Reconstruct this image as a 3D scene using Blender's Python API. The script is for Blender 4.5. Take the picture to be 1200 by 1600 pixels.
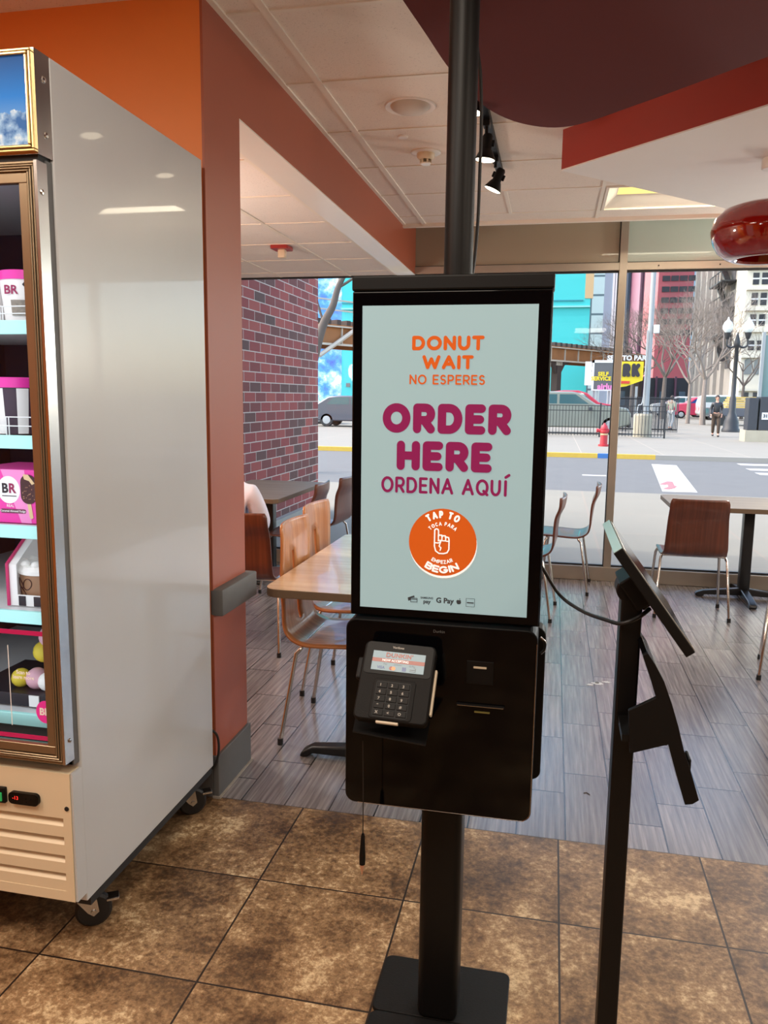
import bpy, bmesh, math, random
from mathutils import Vector, Matrix, Euler
PI = math.pi
random.seed(7)
C = bpy.context.scene.collection
for o in list(bpy.data.objects):
    bpy.data.objects.remove(o, do_unlink=True)

# ---------------------------------------------------------------- camera
CAMZ = 1.5
RGT = Vector((0.97786383, 0.20886446, 0.01256817))
UPV = Vector((-0.04244097, 0.13916711, 0.98935902))
FWD = Vector((-0.20489287, 0.96799181, -0.14495090))
FPX = 1235.066
cam_d = bpy.data.cameras.new('camera')
cam_d.sensor_fit = 'VERTICAL'; cam_d.sensor_height = 36.0; cam_d.sensor_width = 27.0
cam_d.lens = FPX * 36.0 / 1600.0
cam_d.clip_start = 0.02; cam_d.clip_end = 1500
cam = bpy.data.objects.new('camera', cam_d); C.objects.link(cam)
m = Matrix.Identity(4)
for i in range(3):
    m[i][0] = RGT[i]; m[i][1] = UPV[i]; m[i][2] = -FWD[i]
m[2][3] = CAMZ
cam.matrix_world = m
bpy.context.scene.camera = cam

# ---------------------------------------------------------------- world, sun, exposure
sc = bpy.context.scene
sc.view_settings.view_transform = 'Standard'
sc.view_settings.look = 'None'
sc.view_settings.gamma = 1.0
sc.view_settings.use_curve_mapping = False
sc.view_settings.exposure = 0.38
world = bpy.data.worlds.new('sky'); sc.world = world; world.use_nodes = True
wn = world.node_tree; wn.nodes.clear()
wo = wn.nodes.new('ShaderNodeOutputWorld'); wb = wn.nodes.new('ShaderNodeBackground')
st = wn.nodes.new('ShaderNodeTexSky')
try:
    st.sky_type = 'NISHITA'
except Exception:
    pass
st.sun_disc = False
st.sun_elevation = math.radians(48); st.sun_rotation = math.radians(270)
st.air_density = 1.0; st.dust_density = 2.0; st.ozone_density = 1.0
wb.inputs[1].default_value = 0.85
wm_ = wn.nodes.new('ShaderNodeMix'); wm_.data_type = 'RGBA'; wm_.blend_type = 'MULTIPLY'; wm_.inputs[0].default_value = 1; wm_.inputs[7].default_value = (1.0, .93, .84, 1)
wn.links.new(st.outputs[0], wm_.inputs[6]); wn.links.new(wm_.outputs[2], wb.inputs[0]); wn.links.new(wb.outputs[0], wo.inputs[0])

def light(name, kind, loc, energy, color=(1, 1, 1), rot=(0, 0, 0), size=1.0, size_y=None, spot=None, blend=.5):
    d = bpy.data.lights.new(name, kind); d.energy = energy; d.color = color
    if kind == 'AREA':
        d.size = size
        if size_y: d.shape = 'RECTANGLE'; d.size_y = size_y
    elif kind == 'SUN': d.angle = math.radians(1.0)
    else:
        d.shadow_soft_size = size
        if kind == 'SPOT': d.spot_size = spot; d.spot_blend = blend
    o = bpy.data.objects.new(name, d); C.objects.link(o); o.location = loc; o.rotation_euler = rot
    return o
# the sun stands high over the left end of the street, a little behind the window wall
sun_dir = Vector((0.62, 0.28, -0.95)).normalized()
sun = light('sun', 'SUN', (0, 0, 30), 1.6, (1.0, .95, .87))
sun.rotation_euler = sun_dir.to_track_quat('-Z', 'Y').to_euler()
# unseen area lights added overhead, behind and beside the viewer, to lift the room
WARM = (1.0, .87, .72)
FILL_AREAS = [((-.5, .3), 20), ((1.6, .2), 24), ((.6, -2.2), 30), ((3.2, 1.2), 44), ((3.2, -1.6), 20), ((-2.3, .5), 32)]
overhead_fills = []
for (lx, ly), e in FILL_AREAS:
    overhead_fills.append(light('overhead_fill_light', 'AREA', (lx, ly, 2.765), e, WARM, (0, 0, 0), .55, 1.1))
light('troffer_light', 'AREA', (.86, 5.56, 2.845), 14, (1, .88, .68), (0, 0, 0), .95, .26)

# unseen point lights added out of frame and in the alcove to brighten ceilings
for loc, e in (((2.9, 3.9, 2.1), 40), ((2.5, 6.1, 1.9), 78), ((-2.45, 3.5, 1.8), 38), ((-.75, .8, 2.25), 7)):
    light('fill_point_light', 'POINT', loc, e, (1.0, .94, .86), size=.14)

# ---------------------------------------------------------------- pixel to world (reference frame 1200 x 1600)
def ray(px, py): return RGT * ((px - 600) / FPX) - UPV * ((py - 800) / FPX) + FWD
def aty(px, py, Y): d = ray(px, py); return d * (Y / d.y) + Vector((0, 0, CAMZ))
def atz(px, py, Z=0.0): d = ray(px, py); return d * ((Z - CAMZ) / d.z) + Vector((0, 0, CAMZ))
def atx(px, py, X): d = ray(px, py); return d * (X / d.x) + Vector((0, 0, CAMZ))

# ---------------------------------------------------------------- materials
def lin(c):
    return tuple(((v / 255) / 12.92 if v / 255 <= .04045 else ((v / 255 + .055) / 1.055) ** 2.4) for v in c) + (1,)
_m = {}
def mat(name, col, rough=.5, metal=0.0, coat=0.0, var=0.0, scale=8.0, emis=0.0, bump=0.0, spec=.5, alpha=None, ecol=None):
    if name in _m: return _m[name]
    M = bpy.data.materials.new(name); M.use_nodes = True; nt = M.node_tree; N = nt.nodes
    b = N['Principled BSDF']
    c = lin(col)
    b.inputs['Base Color'].default_value = c
    b.inputs['Roughness'].default_value = rough; b.inputs['Metallic'].default_value = metal
    b.inputs['Coat Weight'].default_value = coat; b.inputs['Specular IOR Level'].default_value = spec
    if emis:
        b.inputs['Emission Color'].default_value = lin(ecol) if ecol else c
        b.inputs['Emission Strength'].default_value = emis
    if True:
        tc = N.new('ShaderNodeTexCoord'); no = N.new('ShaderNodeTexNoise')
        no.inputs['Scale'].default_value = scale; no.inputs['Detail'].default_value = 4
        nt.links.new(tc.outputs['Object'], no.inputs['Vector'])
        if not emis:
            mx = N.new('ShaderNodeMix'); mx.data_type = 'RGBA'
            v = max(var, .02)
            mx.inputs[6].default_value = tuple(x * (1 - v) for x in c[:3]) + (1,)
            mx.inputs[7].default_value = tuple(min(1, x * (1 + v)) for x in c[:3]) + (1,)
            nt.links.new(no.outputs['Fac'], mx.inputs[0]); nt.links.new(mx.outputs[2], b.inputs['Base Color'])
        if bump:
            bp = N.new('ShaderNodeBump'); bp.inputs['Strength'].default_value = bump; bp.inputs['Distance'].default_value = .01
            nt.links.new(no.outputs['Fac'], bp.inputs['Height']); nt.links.new(bp.outputs[0], b.inputs['Normal'])
    _m[name] = M
    return M

class NT:
    """tiny helper for hand-made node materials"""
    def __init__(s, name):
        s.M = bpy.data.materials.new(name); s.M.use_nodes = True; s.nt = s.M.node_tree; s.N = s.nt.nodes; s.b = s.N['Principled BSDF']
        _m[name] = s.M
    def n(s, t, **k):
        x = s.N.new('ShaderNode' + t)
        for a, v in k.items(): setattr(x, a, v)
        return x
    def l(s, a, b): s.nt.links.new(a, b)
    def math(s, op, a, b=None, c=None):
        x = s.n('Math', operation=op)
        for i, v in enumerate((a, b, c)):
            if v is None: continue
            if isinstance(v, (int, float)): x.inputs[i].default_value = v
            else: s.l(v, x.inputs[i])
        return x.outputs[0]
    def mix(s, f, a, b, bt='MIX'):
        x = s.n('Mix', data_type='RGBA', blend_type=bt)
        for i, v in ((0, f), (6, a), (7, b)):
            if isinstance(v, (int, float)): x.inputs[i].default_value = v
            elif isinstance(v, tuple): x.inputs[i].default_value = v
            else: s.l(v, x.inputs[i])
        return x.outputs[2]
    def pos(s):
        g = s.n('TexCoord'); q = s.n('SeparateXYZ'); s.l(g.outputs['Object'], q.inputs[0]); s.vec = g.outputs['Object']
        return q.outputs
    def noise(s, scale, detail=4, vec=None, rough=.5):
        x = s.n('TexNoise'); x.inputs['Scale'].default_value = scale; x.inputs['Detail'].default_value = detail; x.inputs['Roughness'].default_value = rough
        s.l(vec if vec is not None else s.vec, x.inputs['Vector']); return x.outputs['Fac']
    def ramp(s, f, stops):
        r = s.n('ValToRGB'); e = r.color_ramp.elements
        while len(e) < len(stops): e.new(.5)
        for i, (p, c) in enumerate(stops): e[i].position = p; e[i].color = c
        s.l(f, r.inputs[0]); return r.outputs[0]
    def comb(s, x, y, z):
        c = s.n('CombineXYZ')
        for i, v in enumerate((x, y, z)):
            if isinstance(v, (int, float)): c.inputs[i].default_value = v
            else: s.l(v, c.inputs[i])
        return c.outputs[0]
    def white(s, vec):
        w = s.n('TexWhiteNoise', noise_dimensions='3D'); s.l(vec, w.inputs[0]); return w.outputs
    def bump(s, h, st=.3, d=.01):
        b = s.n('Bump'); b.inputs['Strength'].default_value = st; b.inputs['Distance'].default_value = d
        s.l(h, b.inputs['Height']); s.l(b.outputs[0], s.b.inputs['Normal'])

def m_tile():
    t = NT('mottled_floor_tile'); X, Y, Z = t.pos()
    u = t.math('DIVIDE', t.math('SUBTRACT', X, .0765), .4575); v = t.math('DIVIDE', t.math('SUBTRACT', 2.6, Y), .4485)
    fu = t.math('PINGPONG', u, .5); fv = t.math('PINGPONG', v, .5)
    g = t.math('LESS_THAN', t.math('MINIMUM', fu, fv), .0062)
    cell = t.comb(t.math('FLOOR', u), t.math('FLOOR', v), 0)
    w = t.white(cell)
    off = t.n('VectorMath', operation='MULTIPLY_ADD'); t.l(w[1], off.inputs[0]); off.inputs[1].default_value = (9, 9, 9); t.l(t.vec, off.inputs[2])
    n1 = t.noise(4.2, 9, off.outputs[0], .70); n2 = t.noise(55, 6, off.outputs[0], .75)
    mixn = t.math('ADD', t.math('MULTIPLY', n1, .58), t.math('MULTIPLY', n2, .42))
    col = t.ramp(mixn, [(.38, lin((66, 48, 34))), (.46, lin((108, 82, 56))), (.54, lin((154, 124, 90))), (.62, lin((216, 192, 152)))])
    fin = t.mix(g, col, lin((38, 28, 22)))
    t.l(fin, t.b.inputs['Base Color'])
    t.l(t.math('ADD', .28, t.math('MULTIPLY', n2, .3)), t.b.inputs['Roughness'])
    t.bump(t.math('SUBTRACT', mixn, t.math('MULTIPLY', g, .6)), .25, .004)
    return t.M
def m_plank():
    t = NT('grey_wood_look_tile'); X, Y, Z = t.pos()
    u = t.math('DIVIDE', t.math('SUBTRACT', X, .101), .169); k = t.math('FLOOR', u)
    v = t.math('ADD', t.math('DIVIDE', t.math('SUBTRACT', Y, 3.104), .509), t.math('MULTIPLY', k, -.3333))
    fu = t.math('PINGPONG', u, .5); fv = t.math('PINGPONG', v, .5)
    g = t.math('LESS_THAN', t.math('MINIMUM', t.math('MULTIPLY', fu, .33), fv), .0056)
    w = t.white(t.comb(k, t.math('FLOOR', v), 0))
    sv = t.comb(t.math('ADD', t.math('MULTIPLY', X, 46), t.math('MULTIPLY', w[0], 40)), t.math('MULTIPLY', Y, 1.6), 0)
    n = t.noise(1.6, 5, sv, .6)
    col = t.ramp(n, [(.28, lin((92, 86, 86))), (.5, lin((124, 118, 118))), (.74, lin((158, 152, 150)))])
    tone = t.math('ADD', .82, t.math('MULTIPLY', w[0], .36))
    c2 = t.mix(1.0, col, t.comb(tone, tone, tone), 'MULTIPLY')
    t.l(t.mix(g, c2, lin((44, 38, 38))), t.b.inputs['Base Color'])
    t.b.inputs['Roughness'].default_value = .27
    t.b.inputs['Coat Weight'].default_value = .35; t.b.inputs['Coat Roughness'].default_value = .18
    t.bump(t.math('SUBTRACT', n, g), .25, .003)
    return t.M
def m_ceiling(name, xs, y0, py, col, wide=.012):
    """speckled lay-in ceiling board: the T bars are modelled, the speckle is here"""
    t = NT(name); X, Y, Z = t.pos()
    n = t.noise(150, 3, None, .7); n2 = t.noise(6, 3)
    sp = t.math('LESS_THAN', n, .36)
    base = t.mix(n2, tuple(x * .94 for x in lin(col)[:3]) + (1,), lin(col))
    t.l(t.mix(t.math('MULTIPLY', sp, .35), base, lin((90, 75, 60))), t.b.inputs['Base Color'])
    t.b.inputs['Roughness'].default_value = .9
    t.bump(n, .35, .004)
    return t.M
def m_brick():
    t = NT('utility_brick'); X, Y, Z = t.pos()
    ch = .1016; bl = .3048
    v = t.math('DIVIDE', Z, ch); k = t.math('FLOOR', v)
    half = t.math('MULTIPLY', t.math('MODULO', k, 2.0), .5)
    u = t.math('ADD', t.math('DIVIDE', t.math('ADD', Y, 20), bl), half)
    fv = t.math('PINGPONG', v, .5); fu = t.math('MULTIPLY', t.math('PINGPONG', u, .5), bl / ch)
    g = t.math('LESS_THAN', t.math('MINIMUM', fu, fv), .048)
    w = t.white(t.comb(t.math('FLOOR', u), k, 3))
    col = t.ramp(w[0], [(0, lin((84, 58, 52))), (.3, lin((112, 50, 46))), (.6, lin((140, 54, 52))), (1, lin((156, 72, 62)))])
    n = t.noise(30, 4)
    c2 = t.mix(t.math('MULTIPLY', n, .45), col, lin((58, 42, 42)))
    t.l(t.mix(g, c2, lin((176, 164, 154))), t.b.inputs['Base Color'])
    t.b.inputs['Roughness'].default_value = .85
    t.bump(t.math('SUBTRACT', 1.0, g), .4, .01)
    return t.M
def m_paving(name, col, px, py, gcol, var=.12, ox=0, oy=0, line=.008):
    t = NT(name); X, Y, Z = t.pos()
    u = t.math('DIVIDE', t.math('ADD', X, 300 + ox), px); v = t.math('DIVIDE', t.math('ADD', Y, 300 + oy), py)
    fu = t.math('MULTIPLY', t.math('PINGPONG', u, .5), px); fv = t.math('MULTIPLY', t.math('PINGPONG', v, .5), py)
    g = t.math('LESS_THAN', t.math('MINIMUM', fu, fv), line)
    w = t.white(t.comb(t.math('FLOOR', u), t.math('FLOOR', v), 0))
    n = t.noise(1.5, 6, None, .65)
    c = lin(col)
    a = tuple(x * (1 - var) for x in c[:3]) + (1,); b2 = tuple(min(1, x * (1 + var)) for x in c[:3]) + (1,)
    c1 = t.mix(t.math('ADD', t.math('MULTIPLY', n, .7), t.math('MULTIPLY', w[0], .3)), a, b2)
    t.l(t.mix(g, c1, lin(gcol)), t.b.inputs['Base Color'])
    t.b.inputs['Roughness'].default_value = .8
    return t.M
def m_picture():
    """blue sky over snowy mountains, printed on the lit header"""
    t = NT('mountain_picture'); X, Y, Z = t.pos()
    h = t.math('DIVIDE', t.math('SUBTRACT', Z, 2.05), .2)
    n = t.noise(16, 6, None, .6)
    sky = t.ramp(h, [(0, lin((120, 160, 200))), (.55, lin((20, 110, 190))), (1, lin((18, 70, 130)))])
    edge = t.math('ADD', .42, t.math('MULTIPLY', t.math('SUBTRACT', n, .5), 1.3))
    mk = t.math('LESS_THAN', h, edge)
    snow = t.ramp(t.noise(34, 5), [(.4, lin((40, 90, 150))), (.56, lin((130, 165, 200))), (.66, lin((190, 205, 215)))])
    c = t.mix(mk, sky, snow)
    t.l(c, t.b.inputs['Base Color']); t.l(c, t.b.inputs['Emission Color']); t.b.inputs['Emission Strength'].default_value = .30
    t.b.inputs['Roughness'].default_value = .5; t.b.inputs['Specular IOR Level'].default_value = .2
    return t.M
def m_wood(name, a, b, rough=.3, sx=3, sy=60, sz=60, coat=.3):
    t = NT(name); X, Y, Z = t.pos()
    v = t.comb(t.math('MULTIPLY', X, sx), t.math('MULTIPLY', Y, sy), t.math('MULTIPLY', Z, sz))
    n = t.noise(1.0, 4, v)
    t.l(t.ramp(n, [(.3, lin(a)), (.7, lin(b))]), t.b.inputs['Base Color'])
    t.b.inputs['Roughness'].default_value = rough; t.b.inputs['Coat Weight'].default_value = coat
    return t.M
def m_glass(name, tint=(1, 1, 1), refl=.07, rough=0.0):
    if name in _m: return _m[name]
    M = bpy.data.materials.new(name); M.use_nodes = True; nt = M.node_tree; nt.nodes.clear()
    o = nt.nodes.new('ShaderNodeOutputMaterial'); mx = nt.nodes.new('ShaderNodeMixShader')
    tr = nt.nodes.new('ShaderNodeBsdfTransparent'); gl = nt.nodes.new('ShaderNodeBsdfGlossy')
    fr = nt.nodes.new('ShaderNodeFresnel'); fr.inputs[0].default_value = 1.22
    tr.inputs[0].default_value = tuple(tint) + (1,); gl.inputs['Roughness'].default_value = rough
    nt.links.new(fr.outputs[0], mx.inputs[0]); nt.links.new(tr.outputs[0], mx.inputs[1]); nt.links.new(gl.outputs[0], mx.inputs[2])
    nt.links.new(mx.outputs[0], o.inputs[0]); _m[name] = M
    return M

# ---------------------------------------------------------------- mesh builder
def ring(mb, x0, x1, z0, z1, w, y0, y1, bev=0):
    """rectangular frame of width w in the XZ plane, pieces butted, nothing coplanar"""
    mb.box(x0, x1, y0, y1, z0, z0 + w, bev, 1); mb.box(x0, x1, y0, y1, z1 - w, z1, bev, 1)
    mb.box(x0, x0 + w, y0 + .0002, y1, z0 + w, z1 - w, bev, 1); mb.box(x1 - w, x1, y0 + .0002, y1, z0 + w, z1 - w, bev, 1)
class MB:
    def __init__(s, M=None): s.bm = bmesh.new(); s.M = M or Matrix.Identity(4)
    def _v(s, p): return s.bm.verts.new(s.M @ Vector(p))
    def poly(s, pts):
        try: s.bm.faces.new([s._v(p) for p in pts])
        except ValueError: pass
        return s
    def box(s, x0, x1, y0, y1, z0, z1, bev=0, seg=2, R=None):
        r = bmesh.ops.create_cube(s.bm, size=1)
        vs = r['verts']
        T = Matrix.Translation(((x0 + x1) / 2, (y0 + y1) / 2, (z0 + z1) / 2))
        if R is not None: T = T @ R.to_4x4()
        T = T @ Matrix.Diagonal((abs(x1 - x0), abs(y1 - y0), abs(z1 - z0), 1))
        bmesh.ops.transform(s.bm, matrix=T, verts=vs)
        if bev:
            es = {e for v in vs for e in v.link_edges}
            rr = bmesh.ops.bevel(s.bm, geom=list(es), offset=bev, segments=seg, affect='EDGES', profile=.5)
            vs = list({v for v in rr['verts']} | {v for f in rr['faces'] for v in f.verts} | {v for v in vs if v.is_valid})
        bmesh.ops.transform(s.bm, matrix=s.M, verts=[v for v in vs if v.is_valid])
        return s
    def tube(s, pts, r, seg=10, caps=True, squash=1.0):
        pts = [Vector(p) for p in pts]; n = len(pts)
        rs = r if isinstance(r, (list, tuple)) else [r] * n
        t0 = (pts[1] - pts[0]).normalized()
        up = Vector((0, 0, 1)) if abs(t0.z) < .9 else Vector((1, 0, 0))
        nrm = t0.cross(up).normalized(); rings = []
        for i, p in enumerate(pts):
            if i == 0: t = (pts[1] - p)
            elif i == n - 1: t = (p - pts[i - 1])
            else: t = (pts[i + 1] - p).normalized() + (p - pts[i - 1]).normalized()
            t.normalize()
            nrm = (nrm - t * nrm.dot(t)).normalized(); bn = t.cross(nrm)
            rings.append([s._v(p + (nrm * math.cos(a) + bn * math.sin(a) * squash) * rs[i]) for a in (2 * PI * k / seg for k in range(seg))])
        for a, b in zip(rings, rings[1:]):
            for k in range(seg): s.bm.faces.new((a[k], a[(k + 1) % seg], b[(k + 1) % seg], b[k]))
        if caps:
            for rg, rev in ((rings[0], True), (rings[-1], False)):
                s.bm.faces.new(list(reversed(rg)) if rev else rg)
        return s
    def lathe(s, prof, c=(0, 0, 0), seg=32, axis='Z'):
        c = Vector(c); rings = []
        def P(r, h, a):
            x, y = r * math.cos(a), r * math.sin(a)
            return {'Z': Vector((x, y, h)), 'Y': Vector((x, h, y)), 'X': Vector((h, x, y))}[axis] + c
        for r, h in prof:
            if r < 1e-6: rings.append([s._v(P(0, h, 0))])
            else: rings.append([s._v(P(r, h, 2 * PI * k / seg)) for k in range(seg)])
        for a, b in zip(rings, rings[1:]):
            for k in range(seg):
                k2 = (k + 1) % seg
                f = ([a[0], b[k], b[k2]] if len(a) == 1 else [a[k], a[k2], b[0]] if len(b) == 1 else [a[k], a[k2], b[k2], b[k]])
                if len(a) == 1 and len(b) == 1: continue
                try: s.bm.faces.new(f)
                except ValueError: pass
        return s
    def prism(s, pts, fn, d0, d1):
        """pts: 2D outline, fn(u, v, d) -> 3D"""
        a = [s._v(fn(u, v, d0)) for u, v in pts]; b = [s._v(fn(u, v, d1)) for u, v in pts]
        s.bm.faces.new(a); s.bm.faces.new(list(reversed(b)))
        n = len(pts)
        for i in range(n):
            j = (i + 1) % n; s.bm.faces.new((a[i], b[i], b[j], a[j]))
        return s
    def sph(s, c, r, sc=(1, 1, 1), seg=16):
        q = bmesh.ops.create_uvsphere(s.bm, u_segments=seg, v_segments=max(6, seg // 2), radius=r)
        bmesh.ops.transform(s.bm, matrix=s.M @ Matrix.Translation(c) @ Matrix.Diagonal((sc[0], sc[1], sc[2], 1)), verts=q['verts'])
        return s
    def build(s, name, material, parent=None, smooth=False, world=True, bevel=0, solid=0, subs=0, **props):
        me = bpy.data.meshes.new(name)
        bmesh.ops.recalc_face_normals(s.bm, faces=s.bm.faces[:])
        if parent is not None and world:
            bmesh.ops.transform(s.bm, matrix=wm(parent).inverted(), verts=s.bm.verts[:])
        s.bm.to_mesh(me); s.bm.free()
        o = bpy.data.objects.new(name, me); C.objects.link(o)
        if isinstance(material, str): material = _m[material]
        me.materials.append(material)
        if parent is not None: o.parent = parent
        if smooth:
            for p in me.polygons: p.use_smooth = True
            try: me.set_sharp_from_angle(angle=math.radians(40))
            except Exception: pass
        if solid:
            q = o.modifiers.new('thickness', 'SOLIDIFY'); q.thickness = solid; q.offset = 0
        if bevel:
            q = o.modifiers.new('bevel', 'BEVEL'); q.width = bevel; q.segments = 2; q.limit_method = 'ANGLE'
        if subs:
            q = o.modifiers.new('subsurf', 'SUBSURF'); q.levels = subs; q.render_levels = subs
        for k, v in props.items(): o[k] = v
        return o
def wm(o):
    M = o.matrix_basis.copy()
    while o.parent is not None: o = o.parent; M = o.matrix_basis @ M
    return M
def tag(o, label, cat, group=None, kind=None):
    o['label'] = label; o['category'] = cat
    if group: o['group'] = group
    if kind: o['kind'] = kind
    return o
def thing(name, label, cat, loc=(0, 0, 0), rz=0.0, group=None):
    o = bpy.data.objects.new(name, None); C.objects.link(o); o.location = loc; o.rotation_euler = (0, 0, rz)
    o.empty_display_size = .1
    return tag(o, label, cat, group)
def struct(o, label=None):
    o['kind'] = 'structure'
    if label: o['label'] = label
    return o
def dup(root, loc=None, rz=None, label=None, group=None):
    r = root.copy(); C.objects.link(r)
    if loc is not None: r.location = loc
    if rz is not None: r.rotation_euler = (0, 0, rz)
    if label: r['label'] = label
    if group: r['group'] = group
    def kids(src, dst):
        for ch in list(src.children):
            c = ch.copy(); C.objects.link(c); c.parent = dst; kids(ch, c)
    kids(root, r)
    return r
def rrect(x0, x1, y0, y1, r, n=5):
    out = []
    for cx, cy, a in ((x1 - r, y0 + r, -PI / 2), (x1 - r, y1 - r, 0), (x0 + r, y1 - r, PI / 2), (x0 + r, y0 + r, PI)):
        for i in range(n + 1):
            t = a + PI / 2 * i / n; out.append((cx + r * math.cos(t), cy + r * math.sin(t)))
    return out
def bez(p, n=24):
    """Catmull-Rom through points"""
    p = [Vector(q) for q in p]; p = [p[0] * 2 - p[1]] + p + [p[-1] * 2 - p[-2]]; out = []
    for i in range(1, len(p) - 2):
        for k in range(n):
            t = k / n
            out.append(.5 * ((2 * p[i]) + (p[i + 1] - p[i - 1]) * t + (2 * p[i - 1] - 5 * p[i] + 4 * p[i + 1] - p[i + 2]) * t * t + (3 * p[i] - p[i - 1] - 3 * p[i + 1] + p[i + 2]) * t ** 3))
    out.append(p[-2]); return out

# ---------------------------------------------------------------- round-ended stroke lettering
def arc(cx, cy, rx, ry, a0, a1, n=10):
    return [(cx + rx * math.cos(math.radians(a0 + (a1 - a0) * i / n)), cy + ry * math.sin(math.radians(a0 + (a1 - a0) * i / n))) for i in range(n + 1)]
G = {
 'A': (.95, [[(0, 0), (.5, 1), (1, 0)], [(.2, .33), (.8, .33)]]),
 'B': (.75, [[(0, 0), (0, 1), (.6, 1)] + arc(.6, .76, .34, .24, 90, -90) + [(0, .52)], [(.6, .52)] + arc(.62, .26, .38, .26, 90, -90) + [(0, 0)]]),
 'C': (.85, [arc(.5, .5, .5, .5, 45, 315, 20)]),
 'D': (.85, [[(0, 0), (0, 1), (.45, 1)] + arc(.45, .5, .55, .5, 90, -90, 16) + [(0, 0)]]),
 'E': (.68, [[(1, 1), (0, 1), (0, 0), (1, 0)], [(0, .5), (.88, .5)]]),
 'G': (.95, [arc(.5, .5, .5, .5, 48, 330, 20) + [(1, .45), (.6, .45)]]),
 'H': (.8, [[(0, 0), (0, 1)], [(1, 0), (1, 1)], [(0, .5), (1, .5)]]),
 'I': (.0, [[(.5, 0), (.5, 1)]]),
 'J': (.42, [[(.3, 0), (.3, 1)], [(.3, 1.30), (1.0, 1.46)]]),   # accented I
 'K': (.8, [[(0, 0), (0, 1)], [(1, 1), (0, .42)], [(.3, .6), (1, 0)]]),
 'M': (1.0, [[(0, 0), (0, 1), (.5, .3), (1, 1), (1, 0)]]),
 'N': (.8, [[(0, 0), (0, 1), (1, 0), (1, 1)]]),
 'O': (1.0, [arc(.5, .5, .5, .5, 0, 360, 28)]),
 'P': (.72, [[(0, 0), (0, 1), (.6, 1)] + arc(.6, .71, .4, .29, 90, -90) + [(0, .42)]]),
 'Q': (1.0, [arc(.5, .5, .5, .5, 0, 360, 28), [(.65, .25), (1, -.02)]]),
 'R': (.76, [[(0, 0), (0, 1), (.6, 1)] + arc(.6, .71, .4, .29, 90, -90) + [(0, .42)], [(.5, .42), (1, 0)]]),
 'S': (.68, [arc(.5, .74, .44, .26, 35, 270, 14) + arc(.5, .25, .48, .25, 90, -145, 14)]),
 'T': (.78, [[(0, 1), (1, 1)], [(.5, 1), (.5, 0)]]),
 'U': (.8, [[(0, 1), (0, .42)] + arc(.5, .42, .5, .42, 180, 360, 14) + [(1, 1)]]),
 'V': (.85, [[(0, 1), (.5, 0), (1, 1)]]),
 'W': (1.3, [[(0, 1), (.25, 0), (.5, .8), (.75, 0), (1, 1)]]),
 'Z': (.72, [[(0, 1), (1, 1), (0, 0), (1, 0)]]),
 "'": (.0, [[(.5, .78), (.5, 1)]]),
}
def stroke(mb, line, t, fn):
    """flat ribbon of width t with round ends along line (2D); fn maps to 3D"""
    r = t / 2
    o_, a_, b_ = Vector(fn(0, 0)), Vector(fn(1, 0)), Vector(fn(0, 1)); nrm = (a_ - o_).cross(b_ - o_).normalized(); base_fn = fn
    stp = 2.5e-6 * max(1.0, Vector(fn(*line[0])).length)
    def fn(u, v):                      # each stroke piece a hair above the last, so that none are coplanar
        return Vector(base_fn(u, v)) + nrm * stp * stroke.k
    for (x0, y0), (x1, y1) in zip(line, line[1:]):
        stroke.k = (stroke.k + 1) % 400
        dx, dy = x1 - x0, y1 - y0; L = math.hypot(dx, dy)
        if L < 1e-9: continue
        nx, ny = -dy / L * r, dx / L * r
        mb.poly([fn(x0 + nx, y0 + ny), fn(x0 - nx, y0 - ny), fn(x1 - nx, y1 - ny), fn(x1 + nx, y1 + ny)])
    for x, y in line:
        stroke.k = (stroke.k + 1) % 400
        mb.poly([fn(x + r * math.cos(2 * PI * k / 14), y + r * math.sin(2 * PI * k / 14)) for k in range(14)])
stroke.k = 0
def word_layout(txt, W, H, t, gap):
    """returns [(char, x0, w)] fitting the word in width W"""
    raw = [(.42 if ch == ' ' else G[ch][0] + (t / H if ch in "IJ'" else t / H * .35)) for ch in txt]
    tot = sum(raw) + gap * (len(txt) - 1)
    k = W / tot; x = 0; out = []
    for ch, w in zip(txt, raw):
        out.append((ch, x, w * k)); x += (w + gap) * k
    return out
def word(mb, txt, W, H, t, fn, gap=.12):
    for ch, x0, w in word_layout(txt, W, H, t, gap):
        if ch == ' ': continue
        for ln in G[ch][1]:
            stroke(mb, [(x0 + t / 2 + gx * max(w - t, 0), t / 2 + gy * (H - t)) for gx, gy in ln], t, fn)
def arcword(mb, txt, cx, cy, R, a_mid, span, H, t, fn, inward=False, gap=.12):
    """letters around a circle; R is the baseline radius"""
    L = math.radians(span) * R
    for ch, x0, w in word_layout(txt, L, H, t, gap):
        if ch == ' ': continue
        s = (x0 + w / 2) - L / 2
        a = math.radians(a_mid) + (s / R if inward else -s / R)
        th = a + PI / 2 if inward else a - PI / 2
        bx, by = cx + R * math.cos(a), cy + R * math.sin(a)
        c, sn = math.cos(th), math.sin(th)
        for ln in G[ch][1]:
            pts = []
            for gx, gy in ln:
                u = -w / 2 + t / 2 + gx * max(w - t, 0); v = t / 2 + gy * (H - t)
                pts.append((bx + u * c - v * sn, by + u * sn + v * c))
            stroke(mb, pts, t, fn)
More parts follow.
